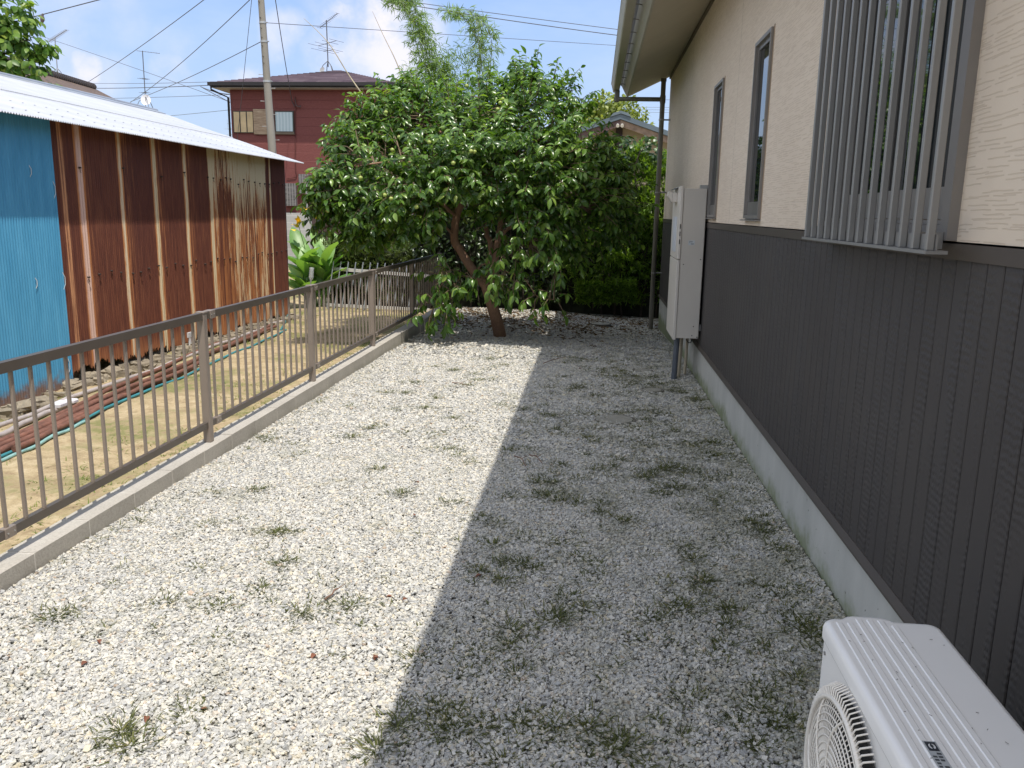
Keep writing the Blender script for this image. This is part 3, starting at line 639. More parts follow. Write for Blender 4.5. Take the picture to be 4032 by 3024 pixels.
# fan grille on the -x face
cy, cz, RG = 1.665, .355, .222; gx = ax0
def gp_(r, a, dx): return (gx-dx, cy+r*math.cos(a), cz+r*math.sin(a))
def bulge(r): return .030*(1-(r/RG)**6*.55)+.006
gr = MB()
dk = MB(); n = 64
dk.add([(gx-.001, cy, cz)]+[gp_(RG+.012, 2*math.pi*i/n, .001) for i in range(n)], [(0, 1+(i+1) % n, 1+i) for i in range(n)]); bh = dk.build('fan_opening', m_dark, ac)
for rr_ in np.linspace(.03, RG-.004, 13): gr.tube([gp_(rr_, 2*math.pi*i/n, bulge(rr_)) for i in range(n+1)], .0020, 5, cap=False)
for k in range(8):     # sweeping main ribs
    gr.tube([gp_(r, 2*math.pi*k/8+.9*(r/RG), bulge(r)+.001) for r in np.linspace(.03, RG, 12)], .0032, 5)
for k in range(96):
    a = 2*math.pi*k/96; gr.tube([gp_(r, a+.35*(r/RG), bulge(r)-.002) for r in np.linspace(.085 if k % 2 else .045, RG, 7)], .0015, 4)
gr.add([gp_(.032, 2*math.pi*i/24, .040) for i in range(24)], [tuple(range(24))])
# outer comb ring
for k in range(110):
    a = 2*math.pi*k/110
    gr.tube([gp_(RG, a, .026), gp_(RG+.022, a, .022), gp_(RG+.032, a, .001)], .0022, 4)
ring_ = []
for (r, dx) in ((RG-.004, .020), (RG-.004, .031), (RG+.005, .031), (RG+.005, .020)): ring_.append([gp_(r, 2*math.pi*i/n, dx) for i in range(n)])
vs = sum(ring_, []); gr.add(vs, [(k*n+i, k*n+(i+1) % n, ((k+1) % 4)*n+(i+1) % n, ((k+1) % 4)*n+i) for k in range(4) for i in range(n)], 0, True)
gr.build('fan_grille', m_acg, ac)
mb = MB(); mb.box((ax0-.0006+.006, 1.17, az1-.052), (ax0+.007, 1.95, az1-.050)); mb.build('front_seam', simple('seam_grey', (.25, .24, .22), .6), ac)
for (y_, z_) in ((1.92, az1-.075), (1.47, az1-.075), (1.92, .2)):
    mb = MB(); mb.tube([(ax0+.008, y_, z_), (ax0+.003, y_, z_)], .005, 8); mb.build('screw', simple('screw_steel', (.35, .34, .33), .4, metal=.7), ac)
for y in (1.27, 1.86):
    mb = MB(); mb.box((ax0-.02, y-.03, .03), (ax1+.02, y+.03, az0)); mb.build('foot', simple('foot_black', (.05, .05, .05), .7), ac)
mb = MB(); mb.box((ax1-.007, 1.2, .14), (ax1-.002, 1.9, .58)); mb.build('rear_coil', simple('coil_dark', (.08, .08, .08), .5, metal=.5), ac)
mb = MB()
for _ in range(26):
    x_, y_ = rng.uniform(.63, .86), rng.uniform(1.2, 1.93); a = rng.uniform(0, 3); l_ = rng.uniform(.001, .004); d_ = np.array([math.cos(a)*l_, math.sin(a)*l_, 0]); q = np.array([x_, y_, az1+.0028]); mb.tube([q-d_, q+d_], .0006, 4)
mb.build('dirt_specks', simple('speck_brown', (.12, .10, .08), .9), topo, kind='stuff')
# sticker on top: dark square emblem with pale mark, lines of tiny print below
q0 = PZ(3640, 2960, az1+.003)
stk = MB(); zc = az1+.0026
e0 = np.array([.666, 1.466]); stk.box((e0[0]-.003, e0[1]-.125, az1+.0001), (e0[0]+.022, e0[1]+.004, zc)); st = stk.build('sticker', simple('sticker_grey', (.42, .44, .45), .5), topo)
em = MB(); em.box((e0[0], e0[1]-.026, zc+.0001), (e0[0]+.019, e0[1]+.001, zc+.0004)); em.build('emblem_square', simple('emblem_dark', (.03, .035, .045), .5), st)
em = MB(); c_ = e0+np.array([.0095, -.0125])
for s_ in (-1, 1):
    ar = []
    for i in range(9):
        a = math.radians(-70+140*i/8); ar.append((c_[0]+s_*.0062*math.cos(a), c_[1]+.0085*math.sin(a), zc+.0006))
    for i in range(8, -1, -1):
        a = math.radians(-70+140*i/8); ar.append((c_[0]+s_*.0030*math.cos(a), c_[1]+.0055*math.sin(a)+.001, zc+.0006))
    em.add(ar, [tuple(range(len(ar)))])
em.build('emblem_mark', simple('emblem_white', (.65, .66, .66), .5), st)
em = MB()
for i in range(9):
    for (xa, xb) in ((.000, .008), (.010, .0185)):
        if rng.random() < .85: em.box((e0[0]+xa, e0[1]-.036-i*.0095, zc+.0001), (e0[0]+xb-rng.uniform(0, .002), e0[1]-.031-i*.0095, zc+.0005))
em.build('small_print', simple('print_dark', (.06, .065, .07), .6), st)


ac.location.x -= .014

# ================================================================ CORRUGATED SHED ON THE LEFT
SX = -4.95; SY0, SY1 = 1.2, 13.17
shed = thing('corrugated_shed', 'rusty corrugated iron shed with one blue section and white roof sheets', 'shed', (-7, 7, -.1))
PITCHC = .034
def corr(y, amp=.006): return amp*np.sin(2*np.pi*y/PITCHC)
def corr_wall(name, mat, ya, yb, zb_f, zt, xo=0., amp=.006, per=6):
    n = int((yb-ya)/PITCHC*per); y = np.linspace(ya, yb, n+1); x = SX+xo+corr(y, amp)
    zb_ = zb_f(y); zr = [0, .04, .5, 1.]
    V = []; 
    for t_ in zr: V.append(np.stack([x, y, zb_+(zt-zb_)*t_ if t_ else zb_], 1))
    V = np.concatenate(V); i = np.arange(n); Fq = np.concatenate([np.stack([k*(n+1)+i, k*(n+1)+i+1, (k+1)*(n+1)+i+1, (k+1)*(n+1)+i], 1) for k in range(3)])
    return fastmesh(name, V, Fq, mat, None, shed, True)
m_blue, nt, b = newmat('blue_painted_iron'); p = opos(nt); x, y, z = sep(nt, p)
n1 = noise(nt, vscale(nt, p, (1, 6, .8)), 2.5, 5)
k = ramp(nt, n1, [(.3, (.065, .28, .47)), (.7, (.10, .36, .57))])
k = mixc(nt, mth(nt, 'MULTIPLY', smooth(nt, mth(nt, 'SUBTRACT', mth(nt, 'MULTIPLY', noise(nt, p, 9., 4), .35), z), .10, .24), .9), k, (.20, .10, .05))
setb(nt, b, col=k, rough=.5, spec=.35)
m_rust, nt, b = newmat('rusted_painted_iron'); p = opos(nt); x, y, z = sep(nt, p)
ln = mth(nt, 'DIVIDE', mth(nt, 'SUBTRACT', y, 7.33), SY1-7.33)       # 0..1 along the rusted stretch
def at(yv): return (yv-7.33)/(SY1-7.33)
def seamband(yv, wd): return mth(nt, 'SUBTRACT', 1., smooth(nt, mth(nt, 'ABSOLUTE', mth(nt, 'SUBTRACT', mth(nt, 'ADD', y, mth(nt, 'MULTIPLY', mth(nt, 'SUBTRACT', noise(nt, vscale(nt, p, (1, .3, 1.3)), 1.5, 4), .5), .05)), yv)), wd*.35, wd))
paint = ramp(nt, ln, [(0, .0), (at(10.45), .0), (at(10.50), .34), (at(10.75), .26), (at(10.8), .20), (at(11.1), .27), (at(11.2), .33), (at(12.0), .31), (at(12.35), .37), (at(12.40), 0.)])
streak = noise(nt, vscale(nt, p, (1, 34., .6)), 1.6, 6, .75)
str2 = noise(nt, vscale(nt, p, (1, 9., .9)), 1.9, 4, .6)
zt_ = mth(nt, 'MULTIPLY', smooth(nt, z, 1.5, 2.15), .12)
pm = smooth(nt, mth(nt, 'ADD', mth(nt, 'ADD', mth(nt, 'MULTIPLY', streak, .95), mth(nt, 'MULTIPLY', str2, .22)), mth(nt, 'ADD', paint, zt_)), .90, .97)
pm = mth(nt, 'MULTIPLY', pm, mth(nt, 'GREATER_THAN', paint, .05))
for yv, wd in ((7.76, .075), (8.46, .055), (9.15, .065), (9.86, .065), (10.53, .065), (11.25, .05), (12.54, .04)): pm = mth(nt, 'MAXIMUM', pm, mth(nt, 'MULTIPLY', seamband(yv, wd), smooth(nt, streak, .12, .42)))
pm2 = mth(nt, 'MULTIPLY', seamband(7.50, .05), smooth(nt, streak, .35, .55))
sh = nd(nt, 'ShaderNodeTexWhiteNoise', {'W': mth(nt, 'FLOOR', mth(nt, 'DIVIDE', mth(nt, 'SUBTRACT', y, 7.76), .695))}, noise_dimensions='1D').outputs['Value']
dark = ramp(nt, ln, [(0, .45), (at(8.45), .35), (at(8.47), .9), (at(9.14), .9), (at(9.16), .5), (at(10.4), .55), (at(12.5), .6), (at(12.56), 1.), (1., 1.)])
rn = noise(nt, vscale(nt, p, (1, 16., 1.2)), 2., 6, .7)
zg = smooth(nt, z, .95, -.1)
rust = ramp(nt, rn, [(.3, (.080, .027, .019)), (.5, (.14, .046, .027)), (.7, (.20, .075, .040))])
rust = mixc(nt, mth(nt, 'MULTIPLY', dark, mth(nt, 'MULTIPLY', smooth(nt, z, -.2, 2.), .75)), rust, (.075, .024, .020))
rust = mixc(nt, mth(nt, 'MULTIPLY', smooth(nt, mth(nt, 'SUBTRACT', mth(nt, 'MULTIPLY', rn, .45), z), -.02, .22), .7), rust, (.34, .14, .06))
rust = mixc(nt, mth(nt, 'MULTIPLY', smooth(nt, noise(nt, vscale(nt, p, (1, 30, 1.)), 1.2, 5, .7), .56, .72), .38), rust, (.36, .14, .06))
edge = mth(nt, 'MULTIPLY', pm, mth(nt, 'SUBTRACT', 1., pm))
pc = mixc(nt, smooth(nt, y, 7.6, 8.8), (.62, .42, .35), (.60, .50, .33))
k = mixc(nt, mth(nt, 'MULTIPLY', pm2, .8), rust, (.60, .30, .15))
k = mixc(nt, smooth(nt, pm, .5, 1.), k, pc)
k = mixc(nt, mth(nt, 'MULTIPLY', edge, 3.6, clamp=True), k, (.48, .20, .07))
reg = mth(nt, 'MULTIPLY', mth(nt, 'GREATER_THAN', paint, .05), smooth(nt, noise(nt, vscale(nt, p, (1, 44., .5)), 1.3, 5, .7), .46, .56))
reg = mth(nt, 'MULTIPLY', reg, smooth(nt, z, 2.1, 1.0))
k = mixc(nt, mth(nt, 'MULTIPLY', reg, .7), k, (.42, .17, .06))
bleed = None
for yv in (7.78, 8.50, 9.20, 9.92, 10.6): 
    q = mth(nt, 'MULTIPLY', seamband(yv+.03, .13), smooth(nt, streak, .46, .62)); bleed = q if bleed is None else mth(nt, 'MAXIMUM', bleed, q)
k = mixc(nt, mth(nt, 'MULTIPLY', mth(nt, 'MULTIPLY', bleed, mth(nt, 'SUBTRACT', 1., pm)), .75), k, (.42, .17, .07))
setb(nt, b, col=k, rough=.7, spec=.3, normal=bump(nt, rn, .3, .004))
m_roofi, nt, b = newmat('pale_roof_iron'); p = opos(nt); x, y, z = sep(nt, p)
n1 = noise(nt, vscale(nt, p, (.5, 2., .5)), 1.4, 4)
k = ramp(nt, n1, [(.3, (.40, .42, .46)), (.7, (.49, .505, .54))])
bands = nd(nt, 'ShaderNodeTexWave', {'Vector': comb(nt, x, mth(nt, 'MULTIPLY', y, .02), 0.), 'Scale': 1.15, 'Distortion': .6}, wave_type='BANDS', bands_direction='X').outputs['Fac']
k = mixc(nt, mth(nt, 'MULTIPLY', bands, .22), k, (.33, .35, .40))  # bright and dim bands of light on the undulating sheets, put into the colour
setb(nt, b, col=k, rough=.45, spec=.4)
jag = lambda y: np.clip(rng.normal(0, .012, y.shape), -.03, .03)+.012*np.sin(y*21)+.02*np.sin(y*5.1)
corr_wall('blue_sheet', m_blue, SY0, 6.42, lambda y: -.10+.0*y+jag(y)*.3, 2.375)
corr_wall('blue_sheet', m_blue, 6.39, 7.37, lambda y: -.115+.0*y+jag(y)*.3, 2.375, .012)
edges = [7.33, 7.80, 8.50, 9.19, 9.90, 10.56, 11.28, 11.95, 12.57, SY1]
for i in range(9):
    corr_wall('rusty_sheet', m_rust, edges[i]-(.03 if i else 0), edges[i+1], lambda y, i=i: .045-.02*(y-7.3)+jag(y)*1.5+.02*math.sin(i*2.), 2.375, .003*(i % 2)+(.004 if i == 5 else 0), .006, 5)
# far gable wall, seen only from the side; roof
RX = -7.2; RZ = 3.12; EX, EZ = -4.755, 2.335; REY = 13.55
slope = (RZ-EZ)/(EX-RX)
gb = MB(); gb.prism([(SX+.005, -.05), (SX+.005, 2.36), (RX, 3.05), (2*RX-SX, 2.36), (2*RX-SX, -.05)], 1, SY1-.03, SY1-.005); gb.build('gable_wall', simple('dark_rust', (.07, .03, .025), .8), shed)
bk = MB(); bk.box((2*RX-SX, SY0, -.1), (2*RX-SX+.03, SY1-.03, 2.3)); bk.build('back_wall', simple('dark_rust', (.07, .03, .025), .8), shed)
n = int((REY-SY0+.3)/PITCHC*5); yy = np.linspace(SY0-.3, REY, n+1)
def roof_sheet(xa, xb, lift, y_, name='roof_sheet'):
    V = []; xsn = np.linspace(xa, xb, 9)
    for x in xsn:
        z = EZ+(EX-x)*slope if x > RX else EZ+(EX-(2*RX-x))*slope
        V.append(np.stack([np.full_like(y_, x), y_, z+lift+corr(y_, .008)+.006*np.sin(x*5.2)+.004*np.sin(y_*.9+x)], 1))
    V = np.concatenate(V); nn = len(y_); i = np.arange(nn-1)
    Fq = np.concatenate([np.stack([k*nn+i, k*nn+i+1, (k+1)*nn+i+1, (k+1)*nn+i], 1) for k in range(len(xsn)-1)])
    return fastmesh(name, V, Fq, m_roofi, None, shed, True)
r1 = roof_sheet(EX, -6.0, .0, yy); r2 = roof_sheet(-5.93, RX, .012, yy); r3 = roof_sheet(RX, 2*RX-EX, .0, yy)
rc = MB(); rc.prism([(RX-.16, RZ-.03), (RX, RZ+.025), (RX+.16, RZ-.03), (RX+.16, RZ-.022), (RX, RZ+.035), (RX-.16, RZ-.022)], 1, SY0-.3, REY-.02); rc.tube([(RX, SY0-.3, RZ+.025), (RX, REY-.02, RZ+.025)], .03, 8); rc.build('ridge_cap', simple('ridge_zinc', (.36, .38, .41), .45, metal=.4), shed)
nl = MB()
for xr in np.arange(EX-.25, RX+.1, -.38):
    for y in np.arange(SY0, REY-.05, .17):
        z = EZ+(EX-xr)*slope+.010; nl.box((xr-.004, y-.009, z-.002), (xr+.004, y+.009, z+.002))
nl.build('roof_nails', simple('nail_washer', (.33, .34, .37), .5), shed, kind='stuff')
# dark eaves purlin and wall nails, wires
ev = MB(); ev.box((SX-.12, SY0, 2.25), (SX-.05, SY1-.05, 2.34)); ev.build('eave_beam', simple('old_wood', (.10, .07, .05), .9), shed)
nb = MB()
for z0 in (1.98, .93):
    for y in list(np.arange(7.75, 13.1, .19)):
        if z0 > 1.5 and y < 10.4 and (y*10) % 7 > 2.2: continue
        y_ = y+rng.normal(0, .02); z_ = z0+rng.normal(0, .02); nb.tube([(SX+.005, y_, z_), (SX+.028, y_, z_)], .009, 6); nb.tube([(SX+.015, y_, z_), (SX+.018, y_+.01, z_-.05)], .003, 4)
nb.build('wall_nails', simple('nail_dark', (.05, .035, .03), .6), shed, kind='stuff')
m_wirew = simple('white_tie_wire', (.55, .60, .62), .4)
wr = MB()
for (y, z) in ((6.60, 1.95), (7.02, 1.9), (6.4, .95), (6.95, .93), (7.33, 1.75), (7.35, .92), (6.75, .16), (7.30, .12), (5.8, .95), (6.0, 1.9)):
    h = .055 if y < 7.2 else .08
    wr.tube([(SX+.012, y-.004, z+h), (SX+.022, y+.012, z+h*.4), (SX+.022, y+.010, z-h*.4), (SX+.012, y-.006, z-h)], .0035, 5)
wr.build('tie_wires', m_wirew, shed, kind='stuff')
# stones and rubble below the wall
m_rock = simple('rubble_rock', (.26, .22, .16), .95, .3, 8, bmp=.6, bs=30, fine=.3)
def rock(c, s_):
    n = 9; vs = []; fs = []
    for i in range(n):
        ph = math.pi*(i)/(n-1)
        for j in range(12):
            th = 2*math.pi*j/12; r = 1+.28*math.sin(3*th+c[1]*7+i)*math.sin(ph)+rng.normal(0, .05)
            vs.append((c[0]+s_[0]*r*math.sin(ph)*math.cos(th), c[1]+s_[1]*r*math.sin(ph)*math.sin(th), c[2]+s_[2]*math.cos(ph)*r))
    for i in range(n-1):
        for j in range(12): fs.append((i*12+j, i*12+(j+1) % 12, (i+1)*12+(j+1) % 12, (i+1)*12+j))
    return MB().add(vs, fs, 0, False)
for (y, x, s_, lb) in ((6.45, -4.72, (.10, .22, .06), 'large flat stone under the blue shed sheet by the fence'), (7.30, -4.83, (.08, .18, .035), 'thin slab of stone under the corner between blue and rusty sheets'), (7.95, -4.9, (.10, .13, .07), 'rough brown rock below the second rusty sheet'), (7.55, -4.87, (.09, .10, .07), 'lumpy rock just below the start of the rusty sheets'), (10.15, -4.88, (.06, .16, .05), 'rock half under the middle of the rusty wall')):
    rock((x, y, float(fz_(x, y))+s_[2]*.4), s_).build('rock', m_rock, label=lb, cat='rock')
rubT = np.stack([rng.uniform(-5.05, -4.72, 420), rng.uniform(5.5, 13.2, 420), np.zeros(420)], 1); rubT[:, 2] = fz_(rubT[:, 0], rubT[:, 1])+rng.uniform(-.01, .03, 420)
box_ = np.array([(x, y, z) for z in (-1, 1) for y in (-1, 1) for x in (-1, 1)], float)
Vr = box_[None]*(.5+rng.uniform(-.25, .2, (420, 8, 3)))*(rng.uniform(.03, .11, (420, 1, 1)))*np.array([1, 1.3, .7]); a = rng.uniform(0, 3, 420)
Rz = np.stack([np.cos(a), -np.sin(a), 0*a, np.sin(a), np.cos(a), 0*a, 0*a, 0*a, 0*a+1], 1).reshape(-1, 3, 3); Vr = np.einsum('nij,nkj->nki', Rz, Vr)+rubT[:, None]
fsb = np.array([(0, 2, 3, 1), (4, 5, 7, 6), (0, 1, 5, 4), (2, 6, 7, 3), (0, 4, 6, 2), (1, 3, 7, 5)])
fastmesh('rubble', Vr.reshape(-1, 3), (fsb[None]+(np.arange(420)*8)[:, None, None]).reshape(-1, 4), m_rock, kind='stuff', label='broken stones and clods along the foot of the shed', cat='rubble')
mb = MB(); q = PX(745, 1335, -4.86); q[2] = float(fz_(q[0], q[1]))
mb.tube([q, q+np.array([0, 0, .16])], .012, 8); mb.tube([q+np.array([0, .03, 0]), q+np.array([0, .03, .15])], .010, 8); mb.box(q+np.array([-.01, -.03, .13]), q+np.array([.01, .06, .19])); mb.build('white_pipe_stub', simple('white_pvc', (.6, .6, .6), .5), label='short white pipe stub standing at the foot of the rusty wall', cat='pipe')
mb = MB(); q = PZ(255, 1590, -.03); mb.box(q-np.array([.08, .10, .02]), q+np.array([.02, .06, .02]), ch=.015); mb.box(q+np.array([-.07, .07, -.02]), q+np.array([.03, .16, .015]), ch=.015); mb.build('white_pad', simple('white_plastic', (.62, .60, .62), .5), label='white plastic bag piece lying by the pipes under the blue sheet', cat='plastic bag')

# pipes lying on the soil
m_rp = simple('rusty_pipe', (.17, .075, .050), .8, .35, 12, bmp=.4, bs=60); m_tp = simple('teal_pipe', (.045, .22, .25), .5, .2, 10); m_gp = simple('grey_pipe', (.40, .35, .33), .5, .2, 10); m_tp2 = simple('pale_teal_pipe', (.24, .42, .40), .45, .2, 10)
PL = [(-60, 1690, 1120, 1262, .020, m_gp, 'grey steel pipe nearest the shed wall'), (-60, 1760, 860, 1350, .020, m_rp, 'rusty pipe lying second from the shed wall'), (60, 1735, 1000, 1320, .013, m_gp, 'thin pale pipe between the two groups of rusty pipes'),
      (-60, 1775, 1060, 1300, .020, m_rp, 'rusty pipe crossing the top of the pipe bundle'), (-60, 1785, 1085, 1288, .022, m_rp, 'rust red pipe in the middle of the bundle beside the teal pipe'), (-60, 1805, 760, 1450, .024, m_rp, 'thick brown pipe of the bundle'),
      (-60, 1825, 1130, 1300, .013, m_tp, 'teal painted pipe along the bundle'), (-60, 1800, 1110, 1262, .019, m_rp, 'rusty pipe just above the teal one'), (60, 1778, 780, 1440, .022, m_rp, 'thick rusty pipe nearest the fence'), (-60, 1838, 340, 1668, .013, m_tp2, 'pale teal hose lying outermost of the bundle'), (-30, 1715, 300, 1590, .022, m_gp, 'pale grey pipe end under the blue sheet')]
for i, (u0, v0, u1, v1, r, mm, lb) in enumerate(PL):
    a_ = PZ(u0, v0, -.07+r); b_ = PZ(u1, v1, -.10+r); pts = []
    for t_ in np.linspace(0, 1, 14):
        q = a_+(b_-a_)*t_; q[2] = float(fz_(q[0], q[1]))+r*1.1+(.018 if i in (3, 4, 8) else 0)+.003*math.sin(t_*9+i); q[0] += .015*math.sin(t_*5+i*2); pts.append(q)
    mb = MB(); mb.tube(pts, r, 10); mb.build('ground_pipe', mm, label=lb+' on the soil', cat='pipe', group='pipes lying on the soil along the shed')
mb = MB(); pts = [PZ(u, v, -.09) for u, v in ((1105, 1300), (1125, 1262), (1132, 1235), (1118, 1222))]; branch(mb, pts, .014, .014, 8, 0, 5); mb.build('hose', m_tp, label='short teal hose bending behind the far corner of the rusty shed wall', cat='hose')

# ================================================================ RED HOUSE
DY = 30.
def D(u, v, y=DY): return P(u, v, y)
m_redw, nt, b = newmat('red_siding'); p = opos(nt); x, y, z = sep(nt, p)
fr_ = mth(nt, 'FRACT', mth(nt, 'DIVIDE', z, .30)); gr_ = smooth(nt, fr_, .94, .99)
n1 = noise(nt, vscale(nt, p, (2, 2, 6)), 6., 5, .7)
k = ramp(nt, n1, [(.3, (.17, .055, .05)), (.7, (.23, .08, .072))]); k = mixc(nt, mth(nt, 'MULTIPLY', gr_, .5), k, (.07, .015, .015))
setb(nt, b, col=k, rough=.7, spec=.3, normal=bump(nt, mth(nt, 'SUBTRACT', n1, gr_), .6, .02))
m_rt, nt, b = newmat('purple_brown_roof_slate'); p = opos(nt); x, y, z = sep(nt, p)
fz2 = mth(nt, 'FRACT', mth(nt, 'DIVIDE', y, .19)); row = mth(nt, 'FLOOR', mth(nt, 'DIVIDE', y, .19))
rn_ = nd(nt, 'ShaderNodeTexWhiteNoise', {'Vector': comb(nt, row, mth(nt, 'FLOOR', mth(nt, 'DIVIDE', x, .45)), 0.)}).outputs['Value']
k = ramp(nt, rn_, [(0, (.13, .095, .12)), (.5, (.16, .12, .145)), (1, (.20, .155, .18))]); k = mixc(nt, mth(nt, 'MULTIPLY', smooth(nt, fz2, .82, .95), .7), k, (.06, .045, .055))
setb(nt, b, col=k, rough=.7, spec=.3)
rh = thing('red_house', 'two storey house with dark red siding and purple brown hipped roof', 'house', (-9.5, 34, 0))
wx0, wx1 = -13.17, -7.55; wz = 5.80; ty = DY
mb = MB(); mb.box((wx0, ty, 1.47), (wx1, ty+7, wz)); mb.build('wall', m_redw, rh)
mb = MB(); mb.box((wx0-.02, ty-.05, -.3), (wx1+.02, ty+7.02, 1.469)); mb.build('plinth', simple('grey_plinth', (.36, .36, .35), .9), rh)
ex0, ex1, ey0 = wx0-.50, wx1+.50, ty-.48; ex_m = (ex0+ex1)/2; ey1 = ty+7.4; ap = np.array([ex_m, (ey0+ey1)/2, 0]); apx = P(1292, 277, ap[1]); ap = np.array([ex_m+.15, ap[1], apx[2]])
ez = wz+.12
rf = MB(); cs_ = [(ex0, ey0, ez), (ex1, ey0, ez), (ex1, ey1, ez), (ex0, ey1, ez)]
# stepped courses on the front and side slopes
NC = 20
for k_ in range(NC):
    t0, t1 = k_/NC, (k_+1)/NC; dz = .022
    q0_ = [np.array(c)+(ap-np.array(c))*t0 for c in cs_]; q1_ = [np.array(c)+(ap-np.array(c))*t1 for c in cs_]
    for q in q0_: q[2] += dz
    for i in range(4):
        j = (i+1) % 4; rf.quad([q0_[i], q0_[j], q1_[j], q1_[i]]); lo0, lo1 = q0_[i].copy(), q0_[j].copy(); lo0[2] -= dz; lo1[2] -= dz; rf.quad([lo0, lo1, q0_[j], q0_[i]])
rf.build('roof', m_rt, rh, keepn=True)
m_blk = simple('black_gutter', (.018, .016, .016), .5)
mb = MB(); z0, z1 = ez-.16, ez+.0
for a_, b_ in (((ex0-.06, ey0-.10, z0+.04), (ex1+.06, ey0-.0, z1)), ((ex0, ey0+.002, z0), (ex1, ey0+.04, z1-.02)), ((ex0-.06, ey0+.045, z0+.04), (ex0-.002, ey1, z1)), ((ex1+.002, ey0+.045, z0+.04), (ex1+.06, ey1, z1))): mb.box(a_, b_)
mb.build('gutter', m_blk, rh)
mb = MB(); mb.box((ex0+.03, ey0+.042, z0-.02), (ex1-.03, ty-.002, z0-.002)); mb.box((ex0+.03, ty, z0-.02), (wx0-.002, ey1-.1, z0-.002)); mb.build('soffit', simple('white_soffit', (.40, .38, .35), .7), rh)
mb = MB(); mb.tube([(ex0+.05, ey0-.05, z0+.05), (ex0+.05, ey0-.05, z0-.10), (wx0-.04, ty-.08, z0-.30), (wx0-.04, ty-.08, .2)], .038, 8); mb.build('downspout', m_blk, rh)
def panel(name, u0, v0, u1, v1, mat, d0, d1, parent=rh, **tg):
    a_, b_ = D(u0, v0), D(u1, v1); mb = MB(); mb.box((a_[0], ty-d1, b_[2]), (b_[0], ty-d0, a_[2])); return mb.build(name, mat, parent, **tg)
w1 = panel('shutter_box', 918, 437, 1000, 524, simple('bronze_dark', (.06, .05, .04), .5), .001, .05)
for i in range(3):
    u0 = 922+i*26.3; panel('cream_board', u0, 441, u0+25.4, 521, simple('cream_board_paint', (.60, .47, .27), .6), .0505, .062, w1)
m_ply, nt, b = newmat('weathered_plywood'); p = opos(nt); k = ramp(nt, noise(nt, vscale(nt, p, (1.2, 1, 9)), 3., 6, .7), [(.3, (.20, .14, .09)), (.5, (.38, .28, .19)), (.7, (.52, .42, .30))]); setb(nt, b, col=k, rough=.85)
panel('plywood_sheet', 999, 430, 1081, 530, m_ply, .005, .075)
wf = panel('window', 1082, 437, 1161, 529, simple('bronze_dark', (.06, .05, .04), .5), .001, .06)
m_cur, nt, b = newmat('curtain_behind_glass'); p = opos(nt); wvv = nd(nt, 'ShaderNodeTexWave', {'Vector': p, 'Scale': 2.6, 'Distortion': 1.2}, wave_type='BANDS', bands_direction='X').outputs['Fac']
k = ramp(nt, wvv, [(0, (.42, .55, .58)), (1, (.58, .68, .70))]); setb(nt, b, col=k, rough=.12, spec=.6); panel('pane', 1087, 442, 1156, 518, m_cur, .0605, .066, wf)
panel('sill', 1080, 519, 1162, 530, simple('bronze_sill', (.14, .11, .075), .5), .0605, .09, wf)
m_corrd, nt, b = newmat('grey_louvre'); p = opos(nt); x, y, z = sep(nt, p); wvv = nd(nt, 'ShaderNodeTexWave', {'Vector': p, 'Scale': 3.2}, wave_type='BANDS', bands_direction='X').outputs['Fac']
k = mixc(nt, mth(nt, 'MULTIPLY', wvv, .8), ramp(nt, noise(nt, vscale(nt, p, (1, 1, 5)), 4., 4), [(.35, (.05, .05, .05)), (.65, (.17, .165, .16))]), (.28, .27, .27)); setb(nt, b, col=k, rough=.6)
g1 = panel('window_grille', 1126, 722, 1172, 811, m_corrd, .001, .14); g2 = panel('window_grille', 1180, 686, 1230, 762, m_corrd, .001, .14)
# conduit, dish, service wire bracket
mb = MB(); pts = [D(u, v, ty-.03) for u, v in ((1163, 380), (1163, 640), (1168, 690), (1150, 700), (1128, 702))]; branch(mb, pts, .014, .014, 6, 0, 4); mb.build('conduit', simple('conduit_red', (.12, .035, .03), .6), rh)
mb = MB(); pts = [D(u, v, ty-.1) for u, v in ((1161, 388), (1166, 412), (1180, 422), (1184, 416), (1172, 420), (1163, 412))]; branch(mb, pts, .018, .014, 6, 0, 4); mb.tube([D(1148, 395, ty-.02), D(1160, 420, ty-.12)], .02, 6); mb.build('wire_anchor', simple('anchor_dark', (.10, .06, .06), .6), rh)
# brown store in front of the red house, right
bs = thing('brown_storage_shed', 'dark brown storage hut with low rounded roof beside the red house', 'storage shed', (-9, 27.5, 0))
q0_, q1_ = P(1216, 700, 27.3), P(1530, 700, 27.3)
mb = MB(); mb.box((q0_[0], 27.3, -.2), (q1_[0], 28.8, q0_[2])); mb.build('wall', simple('brown_store', (.070, .048, .042), .6, .2, 2), bs)
rt = P(1290, 678, 27.3)[2]; mb = MB(); mb.prism([(q0_[0]-.08, q0_[2]+.001), (q0_[0]-.08, q0_[2]+.04), (q0_[0]+.45, rt), (q1_[0]+.1, rt), (q1_[0]+.1, q0_[2]+.001)], 1, 27.15, 28.9); mb.build('roof', simple('brown_store_roof', (.11, .075, .065), .6), bs)
mb = MB(); mb.tube([(q0_[0]-.05, 27.2, -.2), (q0_[0]-.05, 27.2, q0_[2])], .035, 8); mb.build('corner_post', simple('post_pale', (.34, .34, .35), .5), bs)
mb = MB(); zz = P(1230, 775, 27.3)[2]; mb.box((q0_[0]+.05, 27.28, zz), (q1_[0], 27.2995, zz+.02)); mb.build('wall_band', simple('band_brown', (.15, .11, .10), .6), bs)
